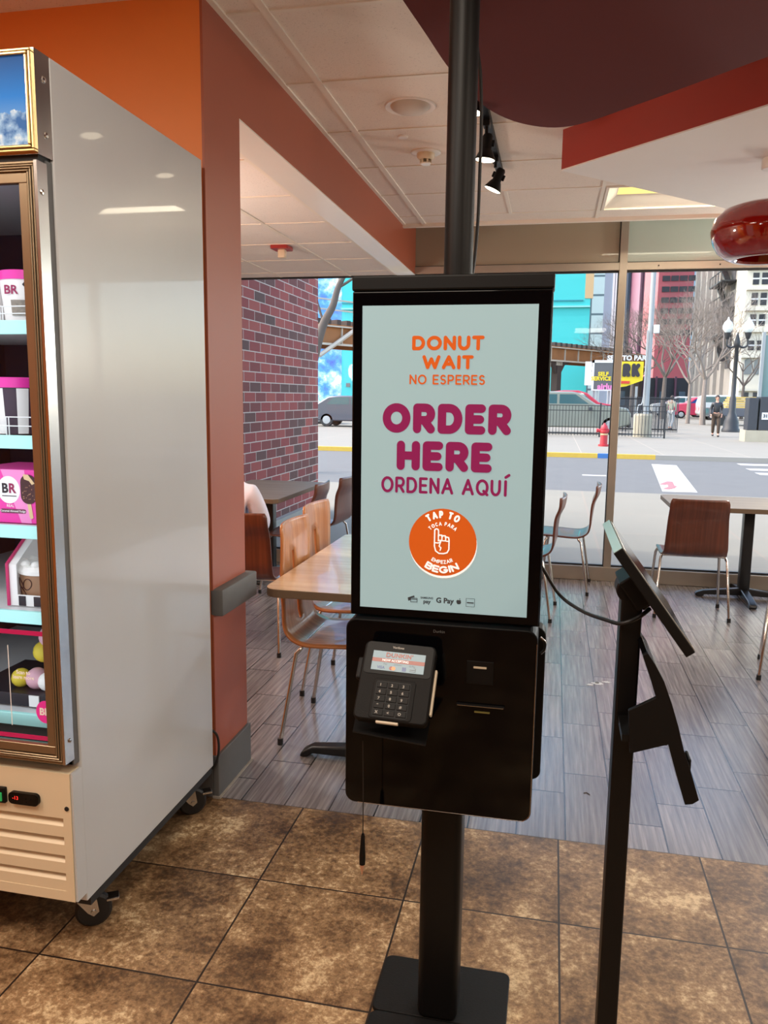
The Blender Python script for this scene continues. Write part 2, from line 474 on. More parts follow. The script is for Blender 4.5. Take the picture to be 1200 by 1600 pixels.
def btext(name, txt, size, M, material, parent, bold=0.0, align='CENTER', depth=0.0, shear=0.0):
    """built-in font turned into a mesh; M places its XY plane"""
    cu = bpy.data.curves.new(name, 'FONT'); cu.body = txt; cu.size = size; cu.align_x = align; cu.align_y = 'CENTER'
    cu.offset = bold; cu.extrude = depth; cu.shear = shear; cu.resolution_u = 3
    ob = bpy.data.objects.new(name, cu); C.objects.link(ob)
    dg = bpy.context.evaluated_depsgraph_get(); dg.update()
    me = bpy.data.meshes.new_from_object(ob.evaluated_get(dg)); bpy.data.objects.remove(ob, do_unlink=True)
    me.name = name; me.transform(wm(parent).inverted() @ M if parent else M)
    me.materials.clear(); me.materials.append(_m[material] if isinstance(material, str) else material)
    o = bpy.data.objects.new(name, me); C.objects.link(o); o.parent = parent
    return o
def frame(o, u, v):
    """matrix whose XY plane is spanned by u, v at o"""
    u = Vector(u).normalized(); v = Vector(v); n = u.cross(v).normalized(); v = n.cross(u)
    M = Matrix.Identity(4)
    for i in range(3): M[i][0] = u[i]; M[i][1] = v[i]; M[i][2] = n[i]; M[i][3] = o[i]
    return M
# ---------------------------------------------------------------- named materials
m_tile(); m_plank(); m_brick(); m_picture()
m_ceiling('ceiling_board', None, 0, 0, (240, 230, 218))
m_ceiling('alcove_board', None, 0, 0, (242, 234, 226))
mat('t_bar', (236, 228, 214), .55)
mat('terracotta_paint', (162, 84, 58), .42, var=.05, scale=3)
mat('orange_paint', (234, 132, 54), .45, var=.05, scale=2, bump=.05)
mat('red_paint', (168, 62, 52), .4, var=.05, scale=3)
mat('finger_blur_red', (92, 20, 10), .85, var=.08, scale=2)
mat('white_paint', (240, 236, 230), .45)
mat('gloss_white', (236, 232, 222), .3, coat=.2)
mat('grey_base', (92, 92, 92), .6, var=.08, scale=20)
mat('grout', (150, 142, 132), .9)
mat('alu_frame', (168, 158, 146), .38, metal=.6, var=.04)
mat('gasket', (24, 24, 26), .6)
mat('beige_panel', (160, 148, 128), .25, coat=.4, var=.08, scale=1.2)
mat('green_grey_panel', (176, 190, 180), .2, coat=.4, var=.05, scale=1.5)
mat('plaster', (178, 168, 156), .8)
mat('dark_room', (120, 84, 64), .8, var=.2, scale=1)
mat('black_plastic', (8, 8, 9), .5, var=.1, spec=.25)
mat('black_gloss', (4, 4, 6), .08, spec=.22)
mat('black_matte', (14, 14, 15), .6, bump=.05, scale=200, spec=.3)
mat('black_metal', (13, 12, 12), .42, spec=.25, var=.1)
mat('dark_grey_plastic', (13, 12, 12), .6, bump=.08, scale=300, spec=.2)
mat('steel', (186, 184, 182), .24, metal=1.0)
mat('chrome', (196, 194, 192), .14, metal=1.0)
mat('bronze', (150, 134, 110), .32, metal=.8, var=.12, scale=4)
mat('gold_trim', (214, 186, 130), .25, metal=.9)
mat('fridge_white', (192, 194, 196), .28, coat=.25, spec=.5)
mat('fridge_inside', (30, 36, 60), .5)
mat('beige_metal', (222, 206, 176), .4, var=.03)
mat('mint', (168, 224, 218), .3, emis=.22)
mat('wire_white', (235, 235, 235), .3)
mat('rubber', (20, 20, 22), .5)
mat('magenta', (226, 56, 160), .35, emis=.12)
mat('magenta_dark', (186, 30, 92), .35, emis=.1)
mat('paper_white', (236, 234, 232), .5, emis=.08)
mat('ink_black', (26, 22, 34), .4)
mat('ink_plum', (150, 28, 84), .4)
mat('ice_dark', (62, 50, 66), .4)
mat('choc', (62, 26, 26), .35, var=.2, scale=60)
mat('coffee', (156, 118, 88), .5)
mat('wafer', (226, 196, 150), .5)
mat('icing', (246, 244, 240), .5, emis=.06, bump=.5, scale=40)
mat('nut', (190, 140, 110), .6)
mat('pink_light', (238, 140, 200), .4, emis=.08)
mat('yellow_soft', (222, 200, 60), .5)
mat('pink_soft', (226, 176, 190), .5)
mat('green_lamp', (40, 150, 80), .3, emis=.35)
mat('red_led', (255, 50, 40), .3, emis=1.2)
m_wood('plywood_orange', (176, 112, 66), (206, 146, 96), .3, 60, 3, 3)
m_wood('plywood_brown', (80, 40, 26), (106, 56, 38), .36, 60, 3, 3)
m_wood('laminate_top', (196, 158, 118), (222, 190, 150), .22, 3, 26, 1)
m_wood('laminate_grey', (128, 118, 104), (146, 136, 122), .5, 3, 26, 1, 0)
m_wood('ply_edge', (150, 96, 60), (196, 140, 92), .5, 2, 2, 300, 0)
mat('table_edge', (112, 92, 72), .5)
mat('cast_black', (18, 18, 20), .4, var=.1)
mat('red_glass', (150, 16, 8), .06, coat=1.0, spec=.8)
mat('lamp_white', (255, 238, 205), .4, emis=8.0)
mat('troffer_lens', (246, 222, 120), .4, emis=.8)
mat('downlight_lens', (200, 188, 174), .5)
mat('ivory', (226, 210, 180), .4)
mat('strobe_red', (160, 40, 36), .35)
mat('screen_bg', (120, 140, 142), .3, emis=.34, ecol=(180, 212, 216))
mat('screen_plum', (90, 14, 50), .35, emis=.26, ecol=(190, 40, 110))
mat('screen_orange', (170, 70, 20), .3, emis=.30, ecol=(236, 108, 30))
mat('screen_white', (210, 215, 215), .3, emis=.45, ecol=(235, 240, 238))
mat('screen_shadow', (150, 170, 172), .3, emis=.30, ecol=(160, 184, 186))
mat('screen_grey', (60, 66, 72), .3, emis=.05)
mat('small_screen', (60, 76, 82), .3, emis=.26, ecol=(170, 206, 216))
mat('small_orange', (96, 24, 8), .3, emis=.22, ecol=(206, 66, 26))
mat('small_blue', (40, 70, 130), .3, emis=.1)
mat('small_gold', (220, 130, 60), .3, emis=.2)
mat('key_white', (150, 146, 138), .5, emis=.05)
mat('slot_glow', (176, 158, 132), .4, emis=.2)
mat('skin', (196, 144, 120), .5)
mat('white_shirt', (226, 230, 248), .8, var=.05, scale=5)
mat('navy_cloth', (42, 46, 64), .85)
mat('hair_dark', (40, 30, 26), .7)
m_glass('pane_glass'); m_glass('fridge_glass', (.9, .92, .95)); m_glass('clear_plastic', (.86, .88, .9))

def slab(x0, x1, y0, y1, z0, z1, bev=0): return MB().box(x0, x1, y0, y1, z0, z1, bev)

# ---------------------------------------------------------------- room shell
struct(slab(-3.3, 5.2, -4.2, 2.6, -.1, 0).build('floor', 'mottled_floor_tile'))
struct(slab(-3.05, 5.2, 2.6, 6.78, -.1, 0).build('floor', 'grey_wood_look_tile'))
mb = MB()
mb.box(-3.3, -1.178, -4.2, 2.6, 2.79, 2.83)
TX0, TX1, TY0, TY1 = .27, 1.46, 5.265, 5.865
mb.box(-1.178, 5.2, -4.2, TY0, 2.79, 2.83); mb.box(-1.178, 5.2, TY1, 6.15, 2.79, 2.83)
mb.box(-1.178, TX0, TY0, TY1, 2.79, 2.83); mb.box(TX1, 5.2, TY0, TY1, 2.79, 2.83)
ceil = struct(mb.build('ceiling', 'ceiling_board'))
mb = MB()
mb.box(-1.031, -1.001, -4, 6.13, 2.783, 2.7905)
for x in (.24, 1.475, 2.7, 3.9): mb.box(x - .011, x + .011, -4, 6.13, 2.7845, 2.7905)
mb.box(-.37, -.348, 5.25, 5.88, 2.7845, 2.7905)
for k in range(15):
    y = 5.88 - .625 * k; mb.box(-1.178, 5.2, y - .010, y + .010, 2.7855, 2.7905)
mb.box(-1.178, -1.157, 2.6, 6.15, 2.782, 2.7905)
tb = mb.build('grid_bars', 't_bar', ceil)
struct(slab(-1.178, 5.2, 6.115, 6.155, 2.765, 3.1).build('trim_1', 't_bar'))
struct(slab(-1.178, 5.2, 6.15, 6.8, 3.1, 3.14).build('ceiling', 'white_paint'))
# lower ceiling of the alcove beyond the column
mb = MB(); mb.box(-3.05, -1.33, 2.9, 6.7, 2.505, 2.55)
alc = struct(mb.build('ceiling', 'alcove_board'))
mb = MB()
for x in (-1.735, -2.345, -2.955): mb.box(x - .011, x + .011, 2.9, 6.68, 2.500, 2.506)
for k in range(6):
    y = 5.88 - .62 * k; mb.box(-3.05, -1.33, y - .010, y + .010, 2.501, 2.506)
mb.box(-3.05, -1.33, 6.45, 6.47, 2.501, 2.506)
mb.box(-1.352, -1.33, 2.9, 6.68, 2.500, 2.506)
mb.build('grid_bars', 't_bar', alc)
# beam: terracotta face, white underside
bm_ = struct(slab(-1.33, -1.178, 2.905, 6.70, 2.505, 3.14).build('trim_2', 'terracotta_paint'))
slab(-1.33, -1.1785, 2.905, 6.70, 2.499, 2.5055).build('underside', 'gloss_white', bm_)
# wall behind the freezer and its end, the terracotta pier
wl = struct(slab(-3.3, -1.186, 2.6, 2.905, 0, 2.80).build('wall_left', 'orange_paint'))
slab(-1.187, -1.178, 2.598, 2.905, 0, 2.80).build('pier_face', 'terracotta_paint', wl)
struct(slab(-3.4, -3.3, -4.2, 2.9, 0, 2.85).build('wall_left', 'orange_paint'))
struct(slab(-3.15, -3.05, 2.9, 6.78, 0, 2.6).build('wall_left', 'plaster'))
struct(slab(-3.4, 5.3, -4.3, -4.2, 0, 2.85).build('wall_back', 'dark_room'))
struct(slab(5.2, 5.3, -4.2, 6.78, 0, 3.14).build('wall_right', 'plaster'))
struct(slab(-3.4, 5.4, -4.3, 6.78, 3.15, 3.4).build('ceiling', 'plaster'))
struct(slab(-3.4, 5.4, 6.78, 6.98, 3.0, 3.9).build('wall_front', 'plaster'))
bb = struct(slab(-1.19, -1.166, 2.592, 2.915, .003, .165, .003).build('baseboard_left', 'grey_base'))
slab(-1.19, -1.160, 2.586, 2.921, 0, .008).build('grout_line', 'grout', bb)
struct(slab(-2.2, -1.19, 2.588, 2.602, .003, .165).build('baseboard_left', 'grey_base'))
struct(MB().box(-1.19, -1.140, 2.597, 2.935, .702, .800, .006).build('trim_3', 'grey_base', smooth=True))

# red dropped canopy under the ceiling, then a slab for the finger blur
A = Vector((-.015, 4.15)); u1 = Vector((.7071, -.7071)); u2 = Vector((.7071, .7071))
q = [A, A + u1 * 3.0, A + u1 * 3.0 + u2 * 2.55, A + u2 * 2.55]
fn = lambda u, v, d: (u, v, d)
cp = struct(MB().prism([tuple(p) for p in q], fn, 2.606, 2.80).build('trim_4', 'red_paint'))
qi = [A + (u1 + u2) * .0, A + u1 * 3.0, A + u1 * 3.0 + u2 * 2.55, A + u2 * 2.55]
MB().prism([tuple(p) for p in qi], fn, 2.600, 2.6065).build('underside', 'white_paint', cp)
edge = bez([(-.50, 1.25, 0), (-.50, 2.0, 0), (-.43, 2.60, 0), (-.385, 2.90, 0), (-.30, 3.24, 0), (-.16, 3.45, 0), (.02, 3.50, 0), (.256, 3.30, 0), (.53, 3.03, 0), (1.11, 2.45, 0)], 6)
pts = [(p.x, p.y) for p in edge] + [(2.3, 1.25)]
struct(MB().prism(pts, fn, 2.60, 2.80).build('finger_blur_slab', 'finger_blur_red'))  # curved dark red slab added in place of a finger blurred over the lens

# ---------------------------------------------------------------- shopfront window
WY0, WY1 = 6.68, 6.76
win = bpy.data.objects.new('window_1', None); C.objects.link(win); win.location = (0, 6.72, 0); struct(win)
mb = MB()
mb.box(-3.05, 5.2, WY0 - .01, WY1, 0, .118, .004); mb.box(-3.05, 5.2, WY0, WY1, 2.505, 2.565, .003)
MULL = (-3.03, -.86, .485, 1.82, 3.15, 4.5)
for x in MULL: mb.box(x - .03, x + .03, WY0 - .004, WY1 + .004, .05, 3.1, .003)
mb.build('window_frame', 'alu_frame', win)
mb = MB()
for a, b in zip(MULL, MULL[1:] + (5.2,)):
    for z0, z1, w in ((.118, .130, .012), (2.492, 2.506, .012), (2.565, 2.572, .006)):
        mb.box(a + .03, b - .03, 6.705, 6.735, z0, z1)
    mb.box(b - .036, b - .030, 6.70, 6.74, .12, 3.1)
mb.build('gasket', 'gasket', win)
for a, b in zip(MULL, MULL[1:] + (5.23,)):
    slab(a + .03, b - .03, 6.717, 6.723, .125, 2.50).build('glass_pane', 'pane_glass', win)
    slab(a + .03, b - .03, 6.715, 6.725, 2.565, 3.1).build('transom_panel', 'beige_panel' if b < .6 else 'green_grey_panel', win)
for x in (-2.6, -2.0, .75, 1.2, 1.6): MB().lathe([(0, 6.676), (.006, 6.676), (.006, 6.684)], (x, 0, 2.535), 10, 'Y').build('screw', 'gasket', win)

# ---------------------------------------------------------------- ceiling fittings
t = thing('recessed_light_troffer', 'recessed square ceiling light with glowing yellow lens by the window', 'ceiling light', (.86, 5.56, 2.79))
mb = MB(); lx0, lx1, ly0, ly1, lz = TX0 + .08, TX1 - .08, TY0 + .10, TY1 - .145, 2.85
o4 = [(TX0, TY0, 2.792), (TX1, TY0, 2.792), (TX1, TY1, 2.792), (TX0, TY1, 2.792)]; i4 = [(lx0, ly0, lz), (lx1, ly0, lz), (lx1, ly1, lz), (lx0, ly1, lz)]
for i in range(4): mb.poly([o4[i], o4[(i + 1) % 4], i4[(i + 1) % 4], i4[i]])
mb.build('reflector', 'gloss_white', t)
slab(lx0, lx1, ly0, ly1, lz, lz + .01).build('lens', 'troffer_lens', t)
mb = MB()
for a in ((TX0 - .01, TX1 + .01, TY0 - .012, TY0 + .006), (TX0 - .01, TX1 + .01, TY1 - .006, TY1 + .012), (TX0 - .012, TX0 + .006, TY0, TY1), (TX1 - .006, TX1 + .012, TY0, TY1)):
    mb.box(a[0], a[1], a[2], a[3], 2.783, 2.794)
mb.build('frame', 't_bar', t)

t = thing('ceiling_speaker', 'round white recessed dome fitting in the ceiling, nearer than the smoke detector', 'ceiling fitting', (-.69, 3.715, 2.79))
MB().lathe([(.088, 2.79), (.112, 2.784), (.116, 2.789), (.116, 2.792)], (-.69, 3.715, 0)).build('trim_ring', 'white_paint', t, smooth=True)
MB().lathe([(0, 2.760), (.03, 2.762), (.06, 2.768), (.082, 2.780), (.09, 2.79)], (-.69, 3.715, 0)).build('grille_dome', 'downlight_lens', t, smooth=True)
t = thing('smoke_detector', 'round ivory smoke detector on the white tiled ceiling', 'smoke detector', (-.727, 4.395, 2.79))
c0 = (-.727, 4.395, 0)
MB().lathe([(0, 2.782), (.072, 2.782), (.080, 2.786), (.080, 2.792)], c0).build('base_plate', 'gloss_white', t, smooth=True)
MB().lathe([(.048, 2.783), (.047, 2.765), (.036, 2.752), (.032, 2.751)], c0).build('housing', 'ivory', t, smooth=True)
mb = MB()
for k in range(6):
    a = k * PI / 3; x, y = c0[0] + .027 * math.cos(a), c0[1] + .027 * math.sin(a); mb.box(x - .004, x + .004, y - .004, y + .004, 2.733, 2.755)
mb.build('cage', 'ivory', t)
MB().lathe([(0, 2.728), (.026, 2.728), (.028, 2.734), (.0, 2.736)], c0).build('sensor_cap', 'gloss_white', t, smooth=True)
o = MB().lathe([(0, 2.783), (.022, 2.783), (.026, 2.787), (.026, 2.791)], (-.80, 4.12, 0)).build('ceiling_plug', 'white_paint', smooth=True)
tag(o, 'small round patched plate on the ceiling tile beside the smoke detector', 'cover plate')
t = thing('fire_alarm_strobe', 'red fire alarm strobe with clear lamp on the low alcove ceiling', 'fire alarm', (-1.86, 5.32, 2.5))
MB().prism(rrect(-1.925, -1.80, 5.25, 5.39, .02), fn, 2.478, 2.501).build('backplate', 'strobe_red', t, smooth=True, bevel=.003)
MB().box(-1.885, -1.835, 5.30, 5.345, 2.425, 2.480, .006).build('strobe_lens', 'ivory', t)

# track lights
t = thing('lighting_track', 'dark ceiling track carrying three spotlights', 'light track', (-.36, 3.9, 2.79))
slab(-.378, -.342, 3.12, 4.75, 2.762, 2.792).build('rail', 'black_metal', t)
def spotlight(y, z, tilt, label, xoff=0):
    t = thing('track_spotlight', label, 'spotlight', (-.36 + xoff, y, z), 0, 'spotlights on the ceiling track')
    M = Matrix.Translation((-.36 + xoff, y, z)) @ Matrix.Rotation(tilt, 4, 'Y')
    MB().box(-.376, -.344, y - .03, y + .03, 2.735, 2.764, .004).build('adapter', 'black_metal', t)
    MB().tube([(-.36, y, 2.74), (-.36, y, z + .085)], .008).build('stem', 'black_metal', t)
    MB(M).lathe([(0, .085), (.018, .085), (.024, .075), (.024, .02), (.03, .012), (.046, -.022), (.049, -.030), (.045, -.030), (.03, -.004)], seg=24).build('shade', 'black_plastic', t, smooth=True)
    MB(M).box(-.035, .035, -.006, .006, .03, .06, .003).build('yoke', 'black_metal', t)
    MB(M).lathe([(0, -.026), (.030, -.0265), (.044, -.029)], seg=24).build('bulb', 'lamp_white', t, smooth=True)
    l = light('spot_lamp', 'SPOT', (0, 0, 0), 7, (1, .80, .55), size=.03, spot=math.radians(75), blend=.6)
    l.matrix_world = M @ Matrix.Translation((0, 0, -.045))
spotlight(3.22, 2.61, .12, 'nearest of the three black track spotlights, lamp glaring beside the pole')
spotlight(3.88, 2.62, .10, 'middle one of the three black track spotlights, lit lamp facing down')
spotlight(4.45, 2.625, .42, 'farthest black track spotlight, tilted lowest of the three')

# pendant
PX, PY = .935, 4.1
t = thing('pendant_lamp', 'glossy red rounded pendant lamp hanging by the window', 'pendant lamp', (PX, PY, 2.6))
MB().lathe([(0, 2.552), (.045, 2.552), (.05, 2.558), (.05, 2.601)], (PX, PY, 0)).build('canopy', 'gloss_white', t, smooth=True)
MB().tube([(PX, PY, 2.56), (PX, PY, 2.40)], .004, 8).build('suspension_cord', 'steel', t)
prof = [(0, 2.408), (.06, 2.407), (.14, 2.398), (.20, 2.376), (.238, 2.335), (.25, 2.285), (.242, 2.235), (.215, 2.19), (.18, 2.162), (.15, 2.150), (.135, 2.152), (.13, 2.162), (.15, 2.19), (.17, 2.24), (.16, 2.32), (.1, 2.37), (0, 2.38)]
MB().lathe(prof, (PX, PY, 0), 64).build('lamp_shade', 'red_glass', t, smooth=True)
MB().sph((PX, PY, 2.30), .04).build('bulb', 'troffer_lens', t, smooth=True)

# ---------------------------------------------------------------- freezer
FX = -1.17; FXL = -1.95
fz = thing('display_freezer', 'tall white glass-door ice cream freezer on casters', 'freezer', (-1.56, 2.15, 0))
mb = MB()
mb.box(FX - .045, FX, 1.745, 2.555, .147, 2.262, .003); mb.box(FXL, FXL + .045, 1.745, 2.555, .147, 2.262, .003)
mb.box(FXL + .045, FX - .045, 2.50, 2.555, .147, 2.26); mb.box(FXL + .045, FX - .045, 1.745, 2.5, 2.03, 2.26); mb.box(FXL + .045, FX - .045, 1.745, 2.5, .147, .53)
mb.build('cabinet', 'fridge_white', fz)
mb = MB()
mb.box(FX - .052, FX - .045, 1.75, 2.5, .53, 2.03); mb.box(FXL + .045, FXL + .052, 1.75, 2.5, .53, 2.03); mb.box(FXL + .05, FX - .05, 2.49, 2.5, .53, 2.03)
mb.build('liner', 'fridge_inside', fz)
# lit header
h = slab(FXL, FX - .002, 1.690, 1.745, 2.036, 2.262, ).build('header_box', 'steel', fz)
mb = MB()
ring(mb, FXL + .01, FX - .006, 2.040, 2.259, .006, 1.680, 1.692, .0015); ring(mb, FXL + .017, FX - .013, 2.047, 2.252, .007, 1.677, 1.692, .002)
mb.build('header_frame', 'gold_trim', h)
slab(FXL + .02, FX - .02, 1.684, 1.6895, 2.053, 2.245).build('header_picture', 'mountain_picture', h)
for z in (2.205, 2.085): MB().lathe([(.0, .004), (.006, .003), (.008, 0)], (FX - .002, 1.722, z), 12, 'X').build('screw', 'chrome', h)
slab(FXL + .01, FX - .01, 1.70, 1.745, 2.024, 2.038).build('hinge_strip', 'gasket', fz)
# door
d = MB()
d.box(FX - .012, FX - .004, 1.684, 1.722, .562, 2.022); d.box(FXL + .004, FXL + .012, 1.690, 1.722, .562, 2.022)
d.box(FXL + .01, FX - .01, 1.700, 1.722, .562, .60); d.box(FXL + .01, FX - .01, 1.700, 1.722, 1.985, 2.022)
door = d.build('door', 'steel', fz)
mb = MB()
OX0, OX1, OZ0, OZ1 = FXL + .005, FX - .0062, .560, 2.022
for i, (a, w, yf) in enumerate(((0, .006, 1.688), (.008, .004, 1.684), (.014, .004, 1.682), (.020, .004, 1.682), (.026, .022, 1.686))):
    x0, x1, z0, z1 = OX0 + a, OX1 - a, OZ0 + a, OZ1 - a
    ring(mb, x0, x1, z0, z1, w, yf, 1.7021 + i * .0001, .0012)
ring(mb, OX0 + .001, OX1 - .001, OZ0 + .001, OZ1 - .001, .030, 1.6905, 1.7015)
mb.build('door_frame', 'bronze', door)
slab(OX0 + .044, OX1 - .044, 1.706, 1.710, OZ0 + .042, OZ1 - .042).build('door_glass', 'fridge_glass', door)
slab(OX0, OX1, 1.722, 1.745, .54, 2.03).build('door_gasket', 'gasket', fz) if False else None
mb = MB(); mb.box(FX - .03, FX - .006, 1.722, 1.746, .545, 2.03); mb.box(FXL + .01, FX - .01, 1.722, 1.746, .545, .58); mb.box(FXL + .01, FX - .01, 1.722, 1.746, 2.0, 2.03)
mb.build('door_gasket', 'grey_base', fz)
for y, z in ((1.70, 1.955), (1.705, .62)): MB().lathe([(.0, .004), (.005, .003), (.007, 0)], (FX - .004, y, z), 12, 'X').build('screw', 'chrome', door)
# window decal on the glass: magenta frame, white line, words, round badge (the square code is left out)
DY = 1.7050
mb = MB(); ax, bx_, az, bz = -1.80, OX1 - .046, .612, .902
ring(mb, ax, bx_, az, bz, .012, DY - .0006, DY)
dec = mb.build('decal_frame', 'magenta_dark', door)
slab(-1.339, -1.337, DY - .0006, DY, .645, .86).build('decal_line', 'paper_white', dec)
MT = lambda x, y, z: frame((x, y, z), (1, 0, 0), (0, 0, 1))
for i, (s, z) in enumerate((('Scan to', .790), ('learn more', .777))):
    btext('decal_words', s, .0135, MT(-1.297, DY - .001, z), 'paper_white', dec, .0004)
mb = MB(); mb.prism([(-1.226 - .026 + .03 * math.cos(a * PI / 14) if False else max(-9, -1.238 + .027 * math.cos(a * PI / 14)), .690 + .03 * math.sin(a * PI / 14)) for a in range(28)], lambda u, v, d: (u, d, v), DY - .0016, DY - .0008)
bd = mb.build('decal_badge', 'magenta', dec)
btext('badge_letters', 'BR', .026, MT(-1.240, DY - .0022, .690), 'paper_white', dec, .001)
# lower grille
g = MB()
g.box(FXL, FX - .030, 1.7006, 1.744, .172, .200); g.box(FXL, FX - .030, 1.7006, 1.744, .405, .530)
g.box(FX - .03, FX - .0065, 1.700, 1.7445, .172, .53); g.box(FXL, FXL + .03, 1.7002, 1.7445, .2, .405)
for z in (.352, .300, .250, .200):
    g.prism([(1.702, z), (1.702, z + .030), (1.722, z + .046), (1.735, z + .046), (1.715, z + .004)], lambda u, v, d: (d, u, v), FXL + .03, FX - .028)
g.box(FXL + .03, FX - .031, 1.736, 1.7435, .2, .405)
gr = g.build('grille_panel', 'beige_metal', fz)
slab(FX - .006, FX, 1.703, 1.745, .172, .53).build('grille_return', 'fridge_white', fz)
MB().lathe([(0, 1.697), (.006, 1.698), (.0065, 1.701)], (FX - .018, 0, .434), 14, 'Y').build('knockout', 'gasket', gr)
cp_ = MB().prism(rrect(-1.352, -1.264, .4340, .4665, .012), lambda u, v, d: (u, d, v), 1.690, 1.702).build('thermostat', 'black_gloss', gr, bevel=.001)
btext('digits', '-13', .014, MT(-1.330, 1.6892, .452), 'red_led', cp_)
mb = MB()
for x, z in ((-1.300, .452), (-1.300, .442), (-1.286, .452)): mb.lathe([(0, 1.6885), (.0022, 1.6888), (.0022, 1.6905)], (x, 0, z), 8, 'Y')
mb.build('button', 'dark_grey_plastic', cp_)
sw = slab(-1.40, -1.362, 1.690, 1.702, .432, .474, .002).build('power_switch', 'black_plastic', gr)
slab(-1.396, -1.370, 1.686, 1.692, .438, .462, .002).build('rocker', 'green_lamp', sw)
slab(FXL, FX, 1.76, 2.54, .125, .147).build('chassis', 'gasket', fz)
def caster(x, y, ang):
    M = Matrix.Translation((x, y, 0)) @ Matrix.Rotation(ang, 4, 'Z')
    c = MB(M).box(-.04, .04, -.045, .045, .118, .126).build('caster', 'steel', fz)
    MB(M).lathe([(0, -.014), (.043, -.014), (.05, -.008), (.05, .008), (.043, .014), (0, .014)], (0, .03, .05), 28, 'X').build('wheel', 'rubber', c, smooth=True)
    mb = MB(M)
    for s in (-.02, .02):
        mb.prism([(-.035, .12), (.035, .12), (.045, .05), (.03, .038), (.015, .05)], lambda u, v, d, s=s: (d + s, u, v), -.0015, .0015)
    mb.lathe([(0, -.025), (.008, -.025), (.008, .025), (0, .025)], (0, .03, .05), 10, 'X')
    mb.build('fork', 'steel', c)
    MB(M).box(-.018, .018, .065, .10, .072, .080, .002).build('brake_lever', 'steel', c)
caster(-1.245, 1.83, -1.0); caster(-1.24, 2.45, -.95); caster(-1.89, 1.80, 0); caster(-1.89, 2.47, 0)
pc = MB().tube(bez([(-1.20, 2.545, .30), (-1.165, 2.575, .26), (-1.160, 2.58, .19), (-1.18, 2.57, .13), (-1.24, 2.55, .10)], 8), .0045, 8).build('power_cord', 'rubber', fz, smooth=True)
# shelves
for z in (1.640, 1.357, 1.127, .901, .620):
    s = slab(FXL + .055, FX - .055, 1.775, 2.47, z + .02, z + .030).build('shelf', 'wire_white', fz)
    slab(FXL + .055, FX - .055, 1.757, 1.768, z, z + .034, .002).build('price_rail', 'mint', s)
for z, zz in ((1.674, .035), (1.391, .045)):
    mb = MB()
    for k in (.5, 1.0): mb.tube([(FXL + .06, 1.775, z + zz * k), (FX - .055, 1.775, z + zz * k)], .0016, 6)
    for x in (-1.36, -1.352, -1.46, -1.56, -1.66, -1.76, -1.86): mb.tube([(x, 1.775, z - .02), (x, 1.775, z + zz)], .0016, 6)
    mb.build('wire_rack', 'wire_white', fz)
fl = light('freezer_light', 'AREA', (-1.56, 1.735, 1.30), 2.2, (.86, .95, 1.0), (math.radians(90), 0, 0), .6, 1.3)
fl.location = (-1.56, 1.728, 1.30); fl.rotation_euler = (math.radians(90), 0, 0)
# goods
def tub(x, y, z, r, h, label, body, dark=False):
    t = thing('ice_cream_tub', label, 'ice cream tub', (x, y, z), 0, None)
    MB().lathe([(0, z), (r * .84, z), (r, z + h * .8), (r, z + h * .82), (0, z + h * .82)], (x, y, 0), 36).build('cup', body, t, smooth=True)
    MB().lathe([(0, z + h), (r * 1.0, z + h), (r * 1.05, z + h * .985), (r * 1.05, z + h * .82), (0, z + h * .82)], (x, y, 0), 36).build('lid', 'magenta', t, smooth=True)
    return t
def onlathe(t, name, material, x, y, r0, z0, z1, a0, a1, r1=None):
    """a patch of the cup wall"""
    mb = MB(); r1 = r1 or r0
    n = 6; prev = None
    for i in range(n + 1):
        a = math.radians(a0 + (a1 - a0) * i / n); cur = ((x + r0 * math.cos(a), y + r0 * math.sin(a), z0), (x + r1 * math.cos(a), y + r1 * math.sin(a), z1))
        if prev: mb.poly([prev[0], cur[0], cur[1], prev[1]])
        prev = cur
    return mb.build(name, material, t)
t = tub(-1.345, 1.862, 1.674, .062, .128, 'white ice cream tub with pink lid and BR letters on the top shelf', 'paper_white')
rr = .0635
btext('logo', 'BR', .03, frame((-1.345, 1.862 - .062, 1.752), (1, .18, 0), (0, 0, 1)), 'ink_plum', t, .0008)
mb = MB()
for (x, z) in ((-1.312, 1.766), (-1.306, 1.752), (-1.300, 1.735), (-1.297, 1.724), (-1.289, 1.76), (-1.289, 1.744)):
    a = math.acos(max(-1, min(1, (x + 1.345) / .0625))); yy = 1.862 - .0628 * math.sin(a)
    mb.poly([(x - .0055, yy - .001, z), (x, yy - .001, z - .0055), (x + .0055, yy - .001, z), (x, yy - .001, z + .0055)])
mb.build('diamond_pattern', 'ink_black', t)
onlathe(t, 'scoop_picture', mat('cookie_cream', (146, 138, 128), .7, var=.5, scale=120), -1.345, 1.862, .0575, 1.69, 1.728, 268, 322, .0612)
t = tub(-1.492, 1.88, 1.674, .062, .128, 'plain pale ice cream tub with pink lid at the freezer door edge', 'paper_white')
for (x, y, lb) in ((-1.385, 1.85, 'dark ice cream tub with white stripes and pink lid, front one on the second shelf'), (-1.30, 1.962, 'dark striped tub with pink lid, set back at the right of the second shelf')):
    t = tub(x, y, 1.391, .066, .145, lb, 'ice_dark')
    for a in (215, 268, 322): onlathe(t, 'stripe', 'paper_white', x, y, .0565, 1.392, 1.508, a - 13, a + 13, .0668)
